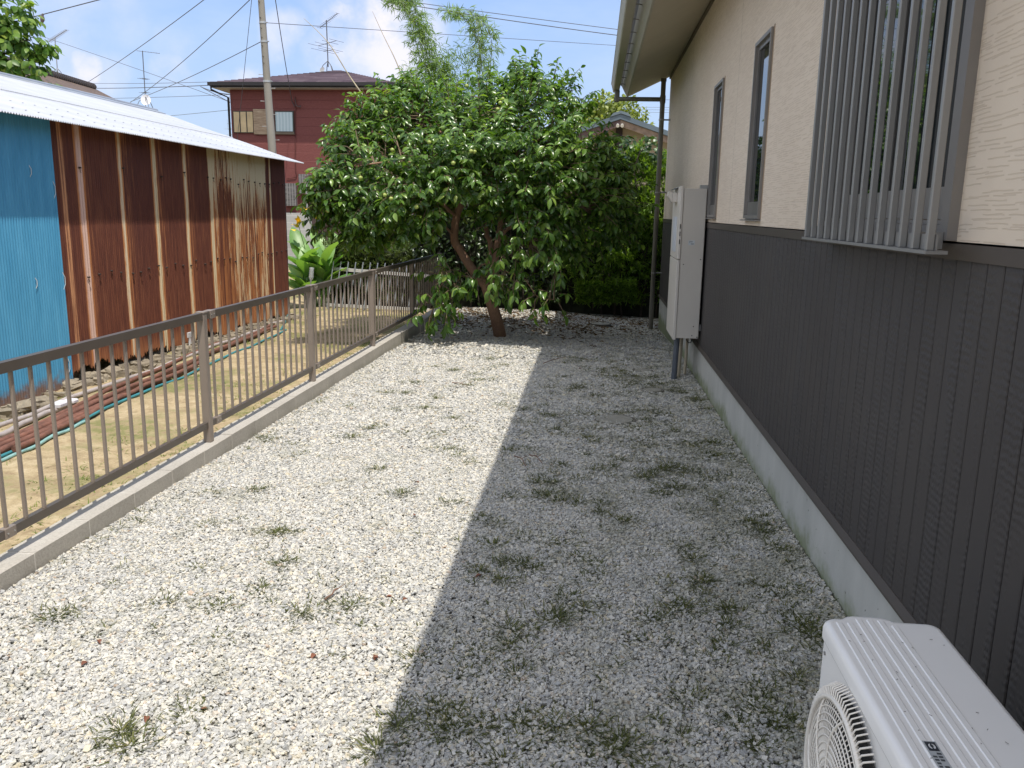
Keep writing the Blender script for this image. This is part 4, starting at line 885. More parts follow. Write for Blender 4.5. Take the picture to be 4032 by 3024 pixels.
# block wall
m_blkw, nt, b = newmat('grey_block_wall'); p = opos(nt); x, y, z = sep(nt, p)
brk = nd(nt, 'ShaderNodeTexBrick', {'Vector': comb(nt, x, z, 0.), 'Color1': (.40, .41, .41, 1), 'Color2': (.33, .34, .34, 1), 'Mortar': (.50, .50, .50, 1), 'Scale': 1., 'Mortar Size': .012, 'Brick Width': .4, 'Row Height': .2}, offset=.5)
k = mixc(nt, .35, brk.outputs[0], ramp(nt, noise(nt, vscale(nt, p, (1, 1, .4)), 2.5, 4), [(.3, (.24, .24, .24)), (.7, (.48, .49, .49))])); setb(nt, b, col=k, rough=.9)
bw = MB(); a_ = P(1100, 838, 25.); b_ = P(1220, 838, 25.); bw.box((-16, 25, -.3), (b_[0], 25.15, a_[2])); bw.build('block_wall', m_blkw, label='grey concrete block wall behind the yellow flowered canna', cat='wall')

# ================================================================ UTILITY POLE
m_pole = simple('pole_concrete', (.25, .235, .205), .85, .12, 2, stretch=(1, 1, .3), fine=.15)
pt, pb = P(1028, 0, 27), P(1072, 590, 27); dirp = (pt-pb); topp = pt+dirp*.55; botp = pb-dirp*.62
pole = thing('utility_pole', 'tall grey concrete utility pole with climbing bolts and metal bands', 'utility pole', botp)
mb = MB(); mb.tube([botp, pb, pt, topp], [.155, .128, .098, .080], 20); mb.build('shaft', m_pole, pole)
def on_pole(v): t_ = (v-590)/(0-590); return pb+dirp*t_, .128-.030*t_
for v in (87, 160, 316):
    c_, r_ = on_pole(v); mb = MB(); mb.tube([c_-np.array([0, 0, .03]), c_+np.array([0, 0, .03])], r_+.012, 18); mb.tube([c_+np.array([r_, -.02, 0]), c_+np.array([r_+.07, -.05, .0])], .018, 6); mb.build('band', simple('band_zinc', (.42, .43, .43), .4, metal=.5), pole)
for i, v in enumerate((10, 70, 110, 145, 178, 220, 245, 288, 343, 394, 447, 495, 550)):
    c_, r_ = on_pole(v); sgn = 1 if v in (343, 447, 550) else -1 if v in (288, 394, 495) else 0
    mb = MB()
    if sgn: mb.tube([c_+np.array([sgn*r_*.9, 0, 0]), c_+np.array([sgn*(r_+.13), -.02, 0])], .010, 6); mb.tube([c_+np.array([sgn*(r_+.125), -.02, -.0]), c_+np.array([sgn*(r_+.14), -.02, 0])], .017, 6)
    else: mb.tube([c_+np.array([-.02, -r_*.9, 0]), c_+np.array([-.03, -r_-.05, 0])], .016, 6)
    mb.build('climbing_bolt', simple('bolt_zinc', (.45, .45, .44), .4, metal=.4) if sgn else simple('bolt_dark', (.12, .11, .10), .6), pole)

# ================================================================ WIRES
m_wire = simple('wire_black', (.10, .11, .13), .6)
def wire(p0, p1, lb, sag=.0, r=.011, n=14):
    p0, p1 = np.array(p0), np.array(p1); pts = [p0+(p1-p0)*t_-np.array([0, 0, sag*4*t_*(1-t_)]) for t_ in np.linspace(0, 1, n)]
    mb = MB(); mb.tube(pts, r, 6); return mb.build('overhead_wire', m_wire, label=lb, cat='wire', group='overhead wires')
pc1, pr1 = on_pole(87); pc2, pr2 = on_pole(160)
wire(P(-400, 205, 24), P(1000, -160, 18), 'black wire at upper left with a bird sitting on it', .0, .012)
wire(P(90, 118, 60), P(930, 410, 45), 'faint wire sloping down from the left across the sky', -.05, .014)
wire(P(300, 352, 42), P(900, -75, 24), 'wire rising from the tiled roof to the top edge', .1, .012)
wire(P(500, 412, 42), P(1100, -115, 22), 'wire rising from near the dish antenna to the top edge', .2, .012)
wire(P(515, 400, 42), pc2-np.array([pr2, 0, 0]), 'wire from near the dish antenna to the second band on the pole', .1, .012)
wire(P(300, 327, 46), P(900, 320, 33), 'upper of two level wires running to the red house eave', .05, .010)
wire(P(300, 347, 44), P(880, 333, 32), 'lower thicker level wire running to the red house eave', .05, .016)
wire(P(400, 388, 50), P(1000, 368, 40), 'thin level wire below the dish height passing behind the red house', .03, .012)
wire(P(600, 462, 50), P(1000, 422, 40), 'lowest thin wire rising toward the red house corner', .02, .012)
wire(P(790, 341, 33), P(905, 372, 30.2), 'short cable curving down to the red house corner, upper one', .05, .016)
wire(P(800, 347, 33), P(905, 403, 30.2), 'short straight cable below the curved one at the red house corner', .0, .014)
wire(pc1+np.array([pr1, 0, 0]), P(2470, 182, 40), 'long thin wire from the top band of the pole passing behind the bamboo', .0, .010)
wire(P(1480, -12, 30), P(2600, 137, 34), 'upper of two parallel wires at upper right', .02, .012)
wire(P(1500, 2, 29), P(2600, 160, 34), 'lower of two parallel wires at upper right', .05, .015)
wire(P(994, -30, 24), P(934, 550, 28), 'steep thin guy wire falling left of the pole', .0, .008)
wire(P(1080, -30, 24), P(1149, 395, 29.9), 'drop wire falling right of the pole to the red house wall', .1, .012)
wire(P(2250, 388, 60), P(2700, 394, 60), 'thin wire right of the round tree just above the rain pipe', .0, .014)
for i, (v0, v1, lb) in enumerate(((420, 424, 'uppermost'), (430, 434, 'middle'), (440, 444, 'lowest'))): wire(P(2350, v0, 90), P(2720, v1, 90), lb+' of three far wires behind the round tree', 0, .016)
# bird
q = P(168, 92, 22.3)+np.array([0, 0, .09])
bird = MB(); prof = [(-.16, .006), (-.13, .012), (-.07, .030), (-.02, .052), (.04, .055), (.08, .040), (.105, .028), (.13, .030), (.15, .024), (.163, .010)]
ax_ = nrm(np.array([.25, -.1, 1.])); bird.tube([q+ax_*t_ for t_, _ in prof], [r for _, r in prof], 12)
hd = q+ax_*.142; bird.tube([hd+np.array([.02, -.01, 0]), hd+np.array([.05, -.02, -.008])], [.008, .001], 6)
bird.build('bird', simple('bird_brown', (.15, .12, .11), .8), label='small brown bird perched on the upper left wire', cat='bird')

# ================================================================ ANTENNAS
m_ant = simple('antenna_metal', (.13, .135, .15), .5, metal=.3); m_antp = simple('antenna_pale', (.34, .36, .39), .5, metal=.3)
def antenna(lb, base, top, y, kind, mat, r=.016):
    b0, t0 = P(base[0], base[1], y), P(top[0], top[1], y); t = thing('tv_antenna', lb, 'antenna', b0)
    mb = MB(); up = t0-b0; L = np.linalg.norm(up); mb.tube([b0+up*.1, t0], r, 8); mb.build('mast', mat, t)
    mb = MB(); f_ = .22 if kind != 'yagi_far' else .12; hub = b0+up*f_
    s_ = L*.10
    for dx, dy_ in ((-s_, -s_), (s_, -s_), (s_*.6, s_), (-s_*.6, s_)): mb.tube([hub, hub+np.array([dx*.8, dy_*.8, -L*f_*.45]), hub+np.array([dx*1.25, dy_*1.25, -L*f_*1.02])], r*.7, 6)
    mb.build('tripod', mat, t)
    def yagi(frac, half, n, boomL, tilt, vert=False, el=.4, rr=.008):
        c_ = b0+up*frac; bd = nrm(np.array([math.cos(tilt), -.5, math.sin(tilt)*1.])); mb = MB(); mb.tube([c_-bd*boomL*half, c_+bd*boomL*(1-half)], rr*1.3, 6)
        ed = np.array([0, 0, 1.]) if vert else nrm(np.cross(bd, [0, 0, 1.]))
        for i in range(n):
            q = c_+bd*boomL*(i/(n-1)-half); l_ = el*(1-.35*i/n)/2; mb.tube([q-ed*l_, q+ed*l_], rr*.8, 4)
        mb.build('aerial', mat, t)
    if kind == 'uhf': yagi(1., .35, 16, 1.1, .25, False, .22)
    if kind == 'multi': yagi(.99, .75, 9, .9, math.pi-.05, False, .2); yagi(.52, .5, 3, .25, 0, False, .5); yagi(.28, .5, 3, .3, 0, False, .4)
    if kind == 'big': yagi(.96, .38, 13, 1.1, .45, False, .30); yagi(.56, .5, 4, 1.0, .12, False, 1.1); yagi(.42, .4, 3, .6, .0, False, 1.3)
    if kind == 'yagi_far': yagi(.35, .5, 3, .5, 0, True, .5); yagi(.22, .5, 3, .4, 0, False, .5)
    return t, b0, up
antenna('slim antenna with comb shaped aerial standing on the brown tiled roof', (228, 302), (216, 148), 26., 'uhf', m_antp)
a2, b0, up = antenna('tall antenna with white dish behind the shed ridge', (575, 428), (561, 200), 36., 'multi', m_ant, .02)
dc = P(574, 393, 35.9); mb = MB(); nrm_ = nrm(np.array([.45, -1, .35])); ux = nrm(np.cross(nrm_, [0, 0, 1.])); uz = np.cross(ux, nrm_); vs = [dc-nrm_*.05]
for k_, r_ in ((1, .10), (2, .17), (3, .24)):
    vs += [dc-nrm_*(.05-.9*r_*r_)+r_*(ux*math.cos(a)*.85+uz*math.sin(a)) for a in np.linspace(0, 2*math.pi, 24, endpoint=False)]
fs = [(0, 1+i, 1+(i+1) % 24) for i in range(24)]+[(1+k*24+i, 1+(k+1)*24+i, 1+(k+1)*24+(i+1) % 24, 1+k*24+(i+1) % 24) for k in range(2) for i in range(24)]
mb.add(vs, fs, 0, True); mb.tube([dc+nrm_*.28, dc-uz*.2], .012, 6); mb.build('dish', simple('dish_white', (.70, .70, .72), .4), a2)
antenna('large antenna with several aerials on top of the red house roof', (1293, 284), (1285, 80), 34., 'big', m_ant, .022)
antenna('thin distant antenna left of the red house wall', (907, 545), (905, 375), 48., 'yagi_far', m_antp, .014)
mb = MB(); q = P(1268, 276, 33.6); dq = nrm(np.array([-.5, -1, .35])); ux = nrm(np.cross(dq, [0, 0, 1.])); uz = np.cross(ux, dq)
mb.add([q-dq*.03]+[q+.13*(ux*math.cos(a)+uz*math.sin(a)) for a in np.linspace(0, 2*math.pi, 16, endpoint=False)], [(0, 1+i, 1+(i+1) % 16) for i in range(16)], 0, True); mb.tube([q-uz*.1, q-uz*.28], .012, 5)
mb.build('satellite_dish', simple('dish_grey', (.34, .34, .34), .5), label='small grey satellite dish beside the large antenna on the red house roof', cat='satellite dish')

# ================================================================ TILED HOUSE BEHIND THE SHED, LEFT
m_tile, nt, b = newmat('brown_roof_tile'); p = opos(nt); x, y, z = sep(nt, p)
cx = mth(nt, 'FRACT', mth(nt, 'DIVIDE', mth(nt, 'ADD', mth(nt, 'MULTIPLY', y, 1.), 0.), .27)); cz = mth(nt, 'FRACT', mth(nt, 'DIVIDE', z, .105))
k = ramp(nt, noise(nt, p, 3., 4), [(.3, (.13, .085, .055)), (.7, (.20, .135, .085))]); dk_ = mth(nt, 'MAXIMUM', smooth(nt, cz, .72, .92), mth(nt, 'MULTIPLY', smooth(nt, cx, .75, .95), .6)); k = mixc(nt, mth(nt, 'MULTIPLY', dk_, .75), k, (.045, .03, .022))
setb(nt, b, col=k, rough=.6, spec=.3, normal=bump(nt, mth(nt, 'SUBTRACT', 1., dk_), .8, .05))
th = thing('tiled_roof_house', 'house with brown tiled roof showing above the shed ridge', 'house', (-18, 30, 0))
R0, R1 = P(-60, 222, 20.), P(372, 348, 30.); R1b = P(475, 408, 31.)
E0, E1 = P(-60, 322, 18.), P(360, 460, 26.)
E0 = R0+np.array([2.6, 0, -1.35]); E1 = R1+np.array([2.6, .6, -1.35]); B0 = R0+np.array([-3, 0, -1.5]); B1 = R1+np.array([-3, 0, -1.5])
mb = MB(); dz = np.array([0, 0, .12]); mb.hexa([E0-dz, E1-dz, R1-dz, R0-dz, E0, E1, R1, R0]); mb.hexa([R0-dz, R1-dz, B1-dz, B0-dz, R0, R1, B1, B0]); hipe = R1+np.array([.2, 2.6, -1.35]); mb.hexa([E1-dz, hipe-dz, B1-dz+np.array([0, 2.6, 0]), R1-dz, E1, hipe, B1+np.array([0, 2.6, 0]), R1]); mb.build('roof', m_tile, th)
mb = MB(); n_ = 44
for i in range(n_):
    q = R0+(R1-R0)*i/n_; q2 = R0+(R1-R0)*(i+.92)/n_; mb.tube([q+np.array([0, 0, .05]), q2+np.array([0, 0, .05])], [.12, .09], 8)
mb.build('ridge_tiles', simple('ridge_tile', (.075, .06, .055), .6), th)
mb = MB(); mb.prism([(0, 0), (0, 0)], 0, 0, 0) if False else None
mb.hexa([(R0[0]-2.2, R0[1]+.5, -.2), (E0[0]-.5, E0[1]+.5, -.2), (E1[0]-.5, E1[1]+.8, -.2), (R1[0]-2.2, R1[1]+.8, -.2), (R0[0]-2.2, R0[1]+.5, R0[2]-1.6), (E0[0]-.5, E0[1]+.5, E0[2]-.1), (E1[0]-.5, E1[1]+.8, E1[2]-.1), (R1[0]-2.2, R1[1]+.8, R1[2]-1.6)]); mb.build('wall', simple('grey_blue_wall', (.13, .145, .17), .8), th)

# ================================================================ GABLED HOUSE BEHIND THE HEDGE, RIGHT
gh = thing('gabled_house', 'beige house with blue grey gabled roof behind the hedge', 'house', (3, 26, 0))
GY = 24.; A_ = P(2441, 478, GY); Rr = P(2660, 556, GY); Ll = P(2290, 527, GY); sl_ = (A_[2]-Rr[2])/(Rr[0]-A_[0]); sll = (A_[2]-Ll[2])/(A_[0]-Ll[0])
xr, xl = A_[0]+3.2, A_[0]-3.0; zr_, zl_ = A_[2]-3.2*sl_, A_[2]-3.0*sll
mb = MB(); th_ = .13
mb.prism([(xl, zl_), (A_[0], A_[2]), (xr, zr_), (xr, zr_+th_), (A_[0], A_[2]+th_), (xl, zl_+th_)], 1, GY-.6, GY+7); mb.build('roof', simple('blue_grey_roof', (.10, .135, .165), .55, .1, 1.5), gh)
mb = MB(); mb.prism([(A_[0]-.28, A_[2]+th_-.08), (A_[0]-.2, A_[2]+th_+.02), (A_[0], A_[2]+th_+.08), (A_[0]+.2, A_[2]+th_+.02), (A_[0]+.28, A_[2]+th_-.08), (A_[0], A_[2]+th_+.01)], 1, GY-.63, GY+7.02); mb.build('ridge_cap', simple('blue_grey_ridge', (.13, .17, .20), .5), gh)
mb = MB(); mb.prism([(xl+.5, -.2), (xr-.5, -.2), (xr-.5, zr_+.5*sl_-.02), (A_[0], A_[2]-.02), (xl+.5, zl_+.5*sll-.02)], 1, GY, GY+6.8); mb.build('wall', simple('beige_plaster', (.40, .345, .26), .85, .1, 2), gh)
mb = MB(); bw_ = .16
mb.prism([(xl+.1, zl_+.1*sll-bw_-.02), (A_[0], A_[2]-bw_-.02), (A_[0], A_[2]-.012), (xl+.1, zl_+.1*sll-.012)], 1, GY-.55, GY-.50); mb.build('barge_board', simple('barge_brown', (.10, .062, .058), .7, .2, 3), gh)
mb = MB(); mb.prism([(A_[0]+.002, A_[2]-bw_-.02), (xr-.1, zr_+.1*sl_-bw_-.02), (xr-.1, zr_+.1*sl_-.012), (A_[0]+.002, A_[2]-.012)], 1, GY-.55, GY-.50); mb.build('barge_board', simple('barge_weathered', (.22, .16, .12), .85, .4, 6), gh)
mb = MB(); mb.box((A_[0]-.10, GY-.10, -.2), (A_[0]+.08, GY-.001, A_[2]-.2)); mb.build('post', simple('dark_post', (.035, .025, .028), .7), gh)
for dx in (-.07, .05):
    q = np.array([A_[0]+dx, GY-.56, A_[2]-.16]); mb = MB(); mb.tube([q+np.array([0, -.07, -.02]), q+np.array([0, -.02, .01]), q], [.048, .035, .01], 12); mb.build('flood_lamp', simple('lamp_white', (.72, .72, .70), .3), gh)

# ================================================================ VEGETATION
m_bark = simple('persimmon_bark', (.26, .155, .10), .9, .35, 7, stretch=(1, 1, .4), bmp=.8, bs=40, fine=.4)
m_bark2 = simple('grey_bark', (.065, .052, .04), .9, .3, 8, bmp=.6, bs=40)
m_pleaf = leafmat('persimmon_leaf', [(0, (.028, .070, .015)), (.35, (.064, .138, .026)), (.65, (.130, .235, .042)), (.86, (.21, .32, .065)), (1, (.32, .37, .09))], .27, .36, .55)
leafT = leaf_template(1., .235, .30, .28)
def twigs_leaves(bases, dirs, n_leaf, tl, droop=.25, up=.6, ls=(.085, .135)):
    """alternate leaves along short twigs: returns leaf arrays and twig polylines"""
    Pn, Dn, Nn, Sn, tw = [], [], [], [], []
    for b_, d_ in zip(bases, dirs):
        L = tl*rng.uniform(.6, 1.3); d_ = d_/np.linalg.norm(d_); pts = [b_]; q = b_.copy(); dd = d_.copy()
        for k_ in range(5):
            dd = dd+np.array([0, 0, -droop*.16])+rng.normal(0, .07, 3); dd /= np.linalg.norm(dd); q = q+dd*L/5; pts.append(q.copy())
        tw.append(pts); side = np.cross(dd, [0, 0, 1.]); side /= np.linalg.norm(side)+1e-6
        nl = rng.integers(max(2, n_leaf-3), n_leaf+3)
        for j in range(nl):
            t_ = .25+.75*(j+1)/nl; i = min(int(t_*5), 4); p_ = pts[i]+(pts[i+1]-pts[i])*(t_*5-i); s_ = 1 if j % 2 else -1
            ld = d_*(.45+.6*(t_ > .95))+side*s_*rng.uniform(.5, 1.)+np.array([0, 0, -droop*rng.uniform(.6, 2.6)])+rng.normal(0, .22, 3)
            nn = np.array([0, 0, up])+d_*.45+rng.normal(0, .32, 3)
            Pn.append(p_+ld/np.linalg.norm(ld)*.012); Dn.append(ld); Nn.append(nn); Sn.append(rng.uniform(*ls))
    return np.array(Pn), np.array(Dn), np.array(Nn), np.array(Sn), tw

ptree = thing('persimmon_tree', 'wide persimmon tree with leaning trunk, glossy leaves and green fruit', 'tree', PZ(1968, 1322, -.03))
TY = 10.95
tr = MB()
base = PZ(1972, 1325, -.06); base[2] = -.12
def T(u, v, y=TY): return P(u, v, y)
st1 = [base, T(1955, 1260), T(1915, 1130, 10.9), T(1868, 1072, 10.9), T(1812, 985, 10.9), T(1788, 940, 10.9), T(1796, 860, 10.9), T(1812, 800, 10.9), T(1795, 745, 10.9)]
branch(tr, [st1[0], st1[1], st1[2]], .095, .070, 14, .0, 5)
branch(tr, st1[2:], .066, .045, 12, .004, 4)
branch(tr, [T(1925, 1140, 10.95), T(1945, 1060, 11.0), T(1958, 960, 11.), T(1975, 860, 11.05), T(1990, 760, 11.1), T(2030, 640, 11.1)], .055, .024, 10, .004, 4)
branch(tr, [T(1905, 1120, 11.1), T(1925, 1040, 11.25), T(1935, 970, 11.3), T(1915, 905, 11.3), T(1930, 800, 11.4), T(1940, 680, 11.4)], .055, .022, 9, .006, 4)
limbs = []
def limb(pts, r0, r1): limbs.append(np.array(branch(tr, pts, r0, r1, 7, .008, 4)))
J = T(1795, 745, 10.9)
limb([J, T(1740, 690, 10.7), T(1640, 640, 10.4), T(1540, 640, 10.2), T(1430, 650, 10.1)], .035, .010)
limb([J, T(1785, 660, 10.9), T(1765, 560, 11.), T(1700, 470, 11.1)], .035, .010)
limb([J, T(1830, 650, 10.8), T(1850, 560, 10.7), T(1860, 460, 10.9)], .03, .010)
limb([T(1800, 850, 10.9), T(1700, 790, 10.5), T(1560, 800, 10.2), T(1400, 780, 10.1), T(1290, 720, 10.1)], .026, .008)
limb([T(1793, 925, 10.9), T(1720, 880, 10.6), T(1690, 930, 10.45), T(1600, 945, 10.3), T(1575, 942, 10.3)], .016, .006)
limb([T(1975, 860, 11.05), T(2080, 760, 10.9), T(2200, 680, 10.8), T(2330, 640, 10.7)], .032, .010)
limb([T(1990, 760, 11.1), T(2080, 600, 11.1), T(2180, 480, 11.), T(2250, 400, 11.)], .028, .008)
limb([T(2030, 640, 11.1), T(2050, 520, 11.2), T(2100, 380, 11.2)], .024, .008)
limb([T(1960, 930, 11.), T(2060, 870, 10.7), T(2160, 840, 10.5), T(2290, 820, 10.4)], .020, .008)
limb([T(1940, 680, 11.4), T(1950, 560, 11.5), T(1960, 400, 11.4)], .022, .008)
limb([T(1957, 975, 11.), T(2000, 900, 10.7), T(2060, 880, 10.5), T(2100, 860, 10.4)], .016, .006)
limb([T(1920, 1120, 10.85), T(1895, 1090, 10.7), T(1882, 1060, 10.6), T(1910, 1040, 10.5), T(1960, 1035, 10.45), T(2010, 1000, 10.4), T(2080, 960, 10.3)], .014, .006)
limb([T(1860, 1080, 10.8), T(1850, 1095, 10.5), T(1815, 1085, 10.4), T(1795, 1120, 10.3), T(1750, 1110, 10.2), T(1720, 1180, 10.1)], .012, .005)
limb([T(1960, 1030, 10.4), T(1990, 1070, 10.3), T(2060, 1090, 10.2), T(2120, 1170, 10.15), T(2180, 1180, 10.1)], .010, .004)
tr.build('trunk', m_bark, ptree)
# crown: twigs growing out of soft clusters read off the photo
BL = [(1320, 740, 10.1, .38, 36), (1270, 700, 10.1, .18, 10), (1240, 770, 10.1, .16, 8), (1400, 610, 10.4, .45, 44), (1345, 580, 10.5, .22, 14), (1390, 790, 10.1, .42, 46), (1300, 845, 10.15, .28, 20), (1450, 880, 10.25, .38, 34), (1560, 520, 10.8, .55, 58), (1470, 470, 10.9, .38, 34), (1540, 400, 11.1, .34, 28), (1420, 500, 10.8, .26, 16), (1620, 340, 11.3, .22, 12), (1380, 520, 10.6, .2, 10),
      (1590, 720, 10.1, .60, 74), (1560, 850, 10.25, .42, 40), (1670, 850, 10.4, .35, 28), (1740, 470, 11.0, .55, 56), (1770, 630, 10.2, .60, 70), (1870, 560, 10.5, .50, 46), (1920, 400, 11.2, .50, 44), (1960, 620, 10.3, .62, 66), (2080, 340, 11.1, .40, 32), (2030, 290, 11.2, .24, 12), (2120, 480, 10.7, .55, 56),
      (2190, 330, 11., .26, 14), (2250, 405, 10.9, .30, 20), (2200, 640, 10.3, .62, 70), (2320, 560, 10.6, .42, 36), (2370, 660, 10.7, .34, 22), (2330, 760, 10.5, .50, 48), (2440, 790, 10.7, .34, 24), (2440, 700, 10.7, .26, 14), (2250, 880, 10.6, .42, 34),
      (2070, 760, 10.3, .50, 46), (1950, 760, 10.6, .40, 30), (1690, 740, 10.4, .40, 34), (2170, 830, 10.3, .35, 30), (1640, 400, 11.2, .30, 18), (2380, 880, 10.8, .35, 24), (2270, 960, 10.7, .28, 16), (2450, 900, 10.9, .25, 12),
      (1370, 900, 10.3, .22, 12), (1480, 930, 10.4, .20, 10)]
LOW = [(1760, 1075, 10.2, .16, 9), (1800, 1100, 10.25, .12, 7), (1725, 1090, 10.15, .12, 6), (1775, 1150, 10.15, .13, 8), (1710, 1200, 10.05, .13, 8), (1750, 1240, 10.05, .12, 7), (1690, 1255, 10.0, .08, 4), (1910, 1110, 10.3, .11, 6), (1960, 1120, 10.25, .12, 7), (2020, 1110, 10.2, .12, 6), (2060, 1130, 10.2, .12, 6), (2110, 1175, 10.1, .09, 4), (2180, 1175, 10.1, .10, 5),
       (1990, 1010, 10.3, .14, 8), (2050, 980, 10.25, .18, 11), (2110, 960, 10.2, .18, 11), (2160, 1000, 10.2, .18, 11), (2200, 1050, 10.2, .12, 6), (1950, 910, 10.4, .14, 7), (2130, 900, 10.2, .16, 8), (2160, 930, 10.2, .12, 6), (1870, 1090, 10.4, .10, 5)]
B_, D_ = [], []; lowB, lowD = [], []
cc = T(1900, 760, 10.9)
BACK = []
for (u, v, y, r, n) in BL:
    if r > .33 and 1350 < u < 2420 and v < 860:
        uc = 1900+(u-1900)*.80; BACK.append((uc, max(330, 560+(v-560)*.75), y+1.25, r*1.12, int(n*.8)))
        if v > 550: BACK.append((uc, 690, y+2.1, r*1.1, int(n*.5)))
for (u, v, y, r, n) in BL+BACK:
    c_ = P(u, v, y); out = nrm((c_-cc)*np.array([1, .8, 1.])+np.array([0, -.25, .25]))
    for _ in range(int(n*1.45)):
        q = nrm(rng.normal(0, 1, 3)); q[1] = -abs(q[1]) if rng.random() < .55 else q[1]
        rr_ = r*rng.random()**.45; b_ = c_+q*rr_*np.array([1, .9, .9])
        rel = (RR@(b_-np.array([0, 0, CAMH]))); uu, vv_ = 2016+F*rel[0]/rel[2], 1512+F*rel[1]/rel[2]
        if (1735 < uu < 1865 and 765 < vv_ < 1080 and y < 11.3) or (1925 < uu < 2010 and 860 < vv_ < 1060 and y < 11.3): continue
        d_ = q*.7+out*.55+np.array([0, -.15, .12 if v < 500 else -.10])
        B_.append(b_-d_*.10); D_.append(d_)
for (u, v, y, r, n) in LOW:
    c_ = P(u, v, y)
    for _ in range(n):
        q = nrm(rng.normal(0, 1, 3)); lowB.append(c_+q*r*rng.random()**.5-np.array([0, 0, -.02])); lowD.append(q*.8+np.array([.1*np.sign(u-1900), -.2, -.15]))
a1 = twigs_leaves(B_, D_, 9, .22, .34, .6, (.062, .122)); a2_ = twigs_leaves(lowB, lowD, 6, .17, .75, .6, (.085, .13))
L4 = [np.concatenate([a1[i], a2_[i]]) for i in range(4)]
print('persimmon leaves', len(L4[0]))
leaves('crown', *L4, leafT, m_pleaf, ptree)
tw = MB()
anch = np.concatenate(limbs)
for k_, pts in enumerate(a1[4]+a2_[4]):
    tw.tube(pts[::2]+[pts[-1]], [.005, .004, .003, .002], 4, cap=False)
    if k_ % 5 == 0 or k_ >= len(a1[4]) and k_ % 2 == 0:
        d2 = np.linalg.norm(anch-pts[0], axis=1); a_ = anch[np.argmin(d2)]
        if d2.min() < 1.1: mid = (a_+pts[0])/2+rng.normal(0, .03, 3)+np.array([0, 0, .03]); tw.tube([a_, mid, pts[0]], [.009, .007, .005], 5, cap=False)
tw.build('twigs', simple('twig_brown', (.17, .12, .075), .8, .2, 20), ptree, keepn=True)
# leaf litter under the tree
n_ = 4200; lx = rng.uniform(-2.35, 1.2, n_); ly = rng.normal(13.3, .95, n_); kp = (ly < 14.7) & (rng.random(n_) < np.where(lx > .2, .25 + .7*(ly > 13.6), 1.)); lx, ly = lx[kp], ly[kp]
leaves('leaf_litter', np.stack([lx, ly, gz_(lx, ly)+.012], 1), np.stack([rng.normal(0, 1, len(lx)), rng.normal(0, 1, len(lx)), rng.normal(0, .12, len(lx))], 1), np.stack([rng.normal(0, .3, len(lx)), rng.normal(0, .3, len(lx)), np.ones(len(lx))], 1), rng.uniform(.03, .075, len(lx)), leaf_template(1, .26, .2, .4), leafmat('litter_leaf', [(0, (.05, .03, .018)), (.5, (.12, .075, .04)), (1, (.24, .16, .08))], .8, .1, .2), kind='stuff', label='dry brown leaf litter on the ground under the persimmon and along the hedge', cat='leaf litter')
m_fruit = simple('unripe_persimmon', (.34, .42, .10), .35, .12, 20)
for (u, v, y) in [(1838, 338, 10.9), (1520, 442, 10.3), (1855, 595, 9.7), (1868, 597, 9.75), (1785, 642, 9.65), (1572, 540, 10.1), (1545, 590, 9.8), (1515, 768, 9.65), (1540, 782, 9.65), (1290, 830, 9.9), (1230, 795, 9.95), (1970, 405, 10.4), (1980, 390, 10.5), (1960, 430, 10.4), (1640, 815, 9.7), (1740, 1100, 10.0), (2190, 1045, 10.05), (2120, 855, 9.9), (1420, 700, 9.7), (1690, 560, 9.8)]:
    q = P(u, v, y); mb = MB(); R_f = .026
    mb.tube([q+np.array([0, 0, z_]) for z_ in (-.024, -.021, -.012, 0, .012, .020, .023)], [.004, .014, .023, R_f, .023, .014, .004], 12)
    fr_o = mb.build('fruit', m_fruit, ptree); mb = MB(); mb.add([q+np.array([0, 0, .026])]+[q+np.array([.020*math.cos(a)*(1.2 if i % 2 else .7), .020*math.sin(a)*(1.2 if i % 2 else .7), .020]) for i, a in enumerate(np.linspace(0, 2*math.pi, 8, endpoint=False))], [(0, 1+i, 1+(i+1) % 8) for i in range(8)]); mb.build('calyx', simple('calyx_brown', (.20, .14, .05), .7), fr_o)

# dense hedge at the back of the yard
m_hleaf = leafmat('hedge_leaf', [(0, (.05, .10, .018)), (.4, (.11, .20, .03)), (.7, (.20, .33, .055)), (1, (.36, .48, .11))], .38, .4, .5)
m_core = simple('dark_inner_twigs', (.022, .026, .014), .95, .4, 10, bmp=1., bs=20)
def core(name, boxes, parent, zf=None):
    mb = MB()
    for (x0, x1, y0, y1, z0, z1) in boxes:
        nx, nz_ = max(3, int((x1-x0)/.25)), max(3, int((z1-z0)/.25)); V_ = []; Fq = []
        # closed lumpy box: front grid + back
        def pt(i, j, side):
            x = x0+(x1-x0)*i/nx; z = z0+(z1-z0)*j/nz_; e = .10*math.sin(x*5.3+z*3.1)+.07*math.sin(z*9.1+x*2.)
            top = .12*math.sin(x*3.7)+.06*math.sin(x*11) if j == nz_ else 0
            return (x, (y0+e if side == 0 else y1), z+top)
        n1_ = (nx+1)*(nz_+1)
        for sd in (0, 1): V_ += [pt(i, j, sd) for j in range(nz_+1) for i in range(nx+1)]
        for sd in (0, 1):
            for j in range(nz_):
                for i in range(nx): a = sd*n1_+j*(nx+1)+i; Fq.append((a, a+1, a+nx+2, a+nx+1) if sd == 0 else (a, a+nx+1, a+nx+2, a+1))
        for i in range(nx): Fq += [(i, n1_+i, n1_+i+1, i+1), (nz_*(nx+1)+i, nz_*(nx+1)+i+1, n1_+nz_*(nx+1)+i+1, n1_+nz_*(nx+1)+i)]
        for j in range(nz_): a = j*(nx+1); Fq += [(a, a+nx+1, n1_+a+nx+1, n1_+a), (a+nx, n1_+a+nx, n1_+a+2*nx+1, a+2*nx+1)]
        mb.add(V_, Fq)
    return mb.build(name, m_core, parent)
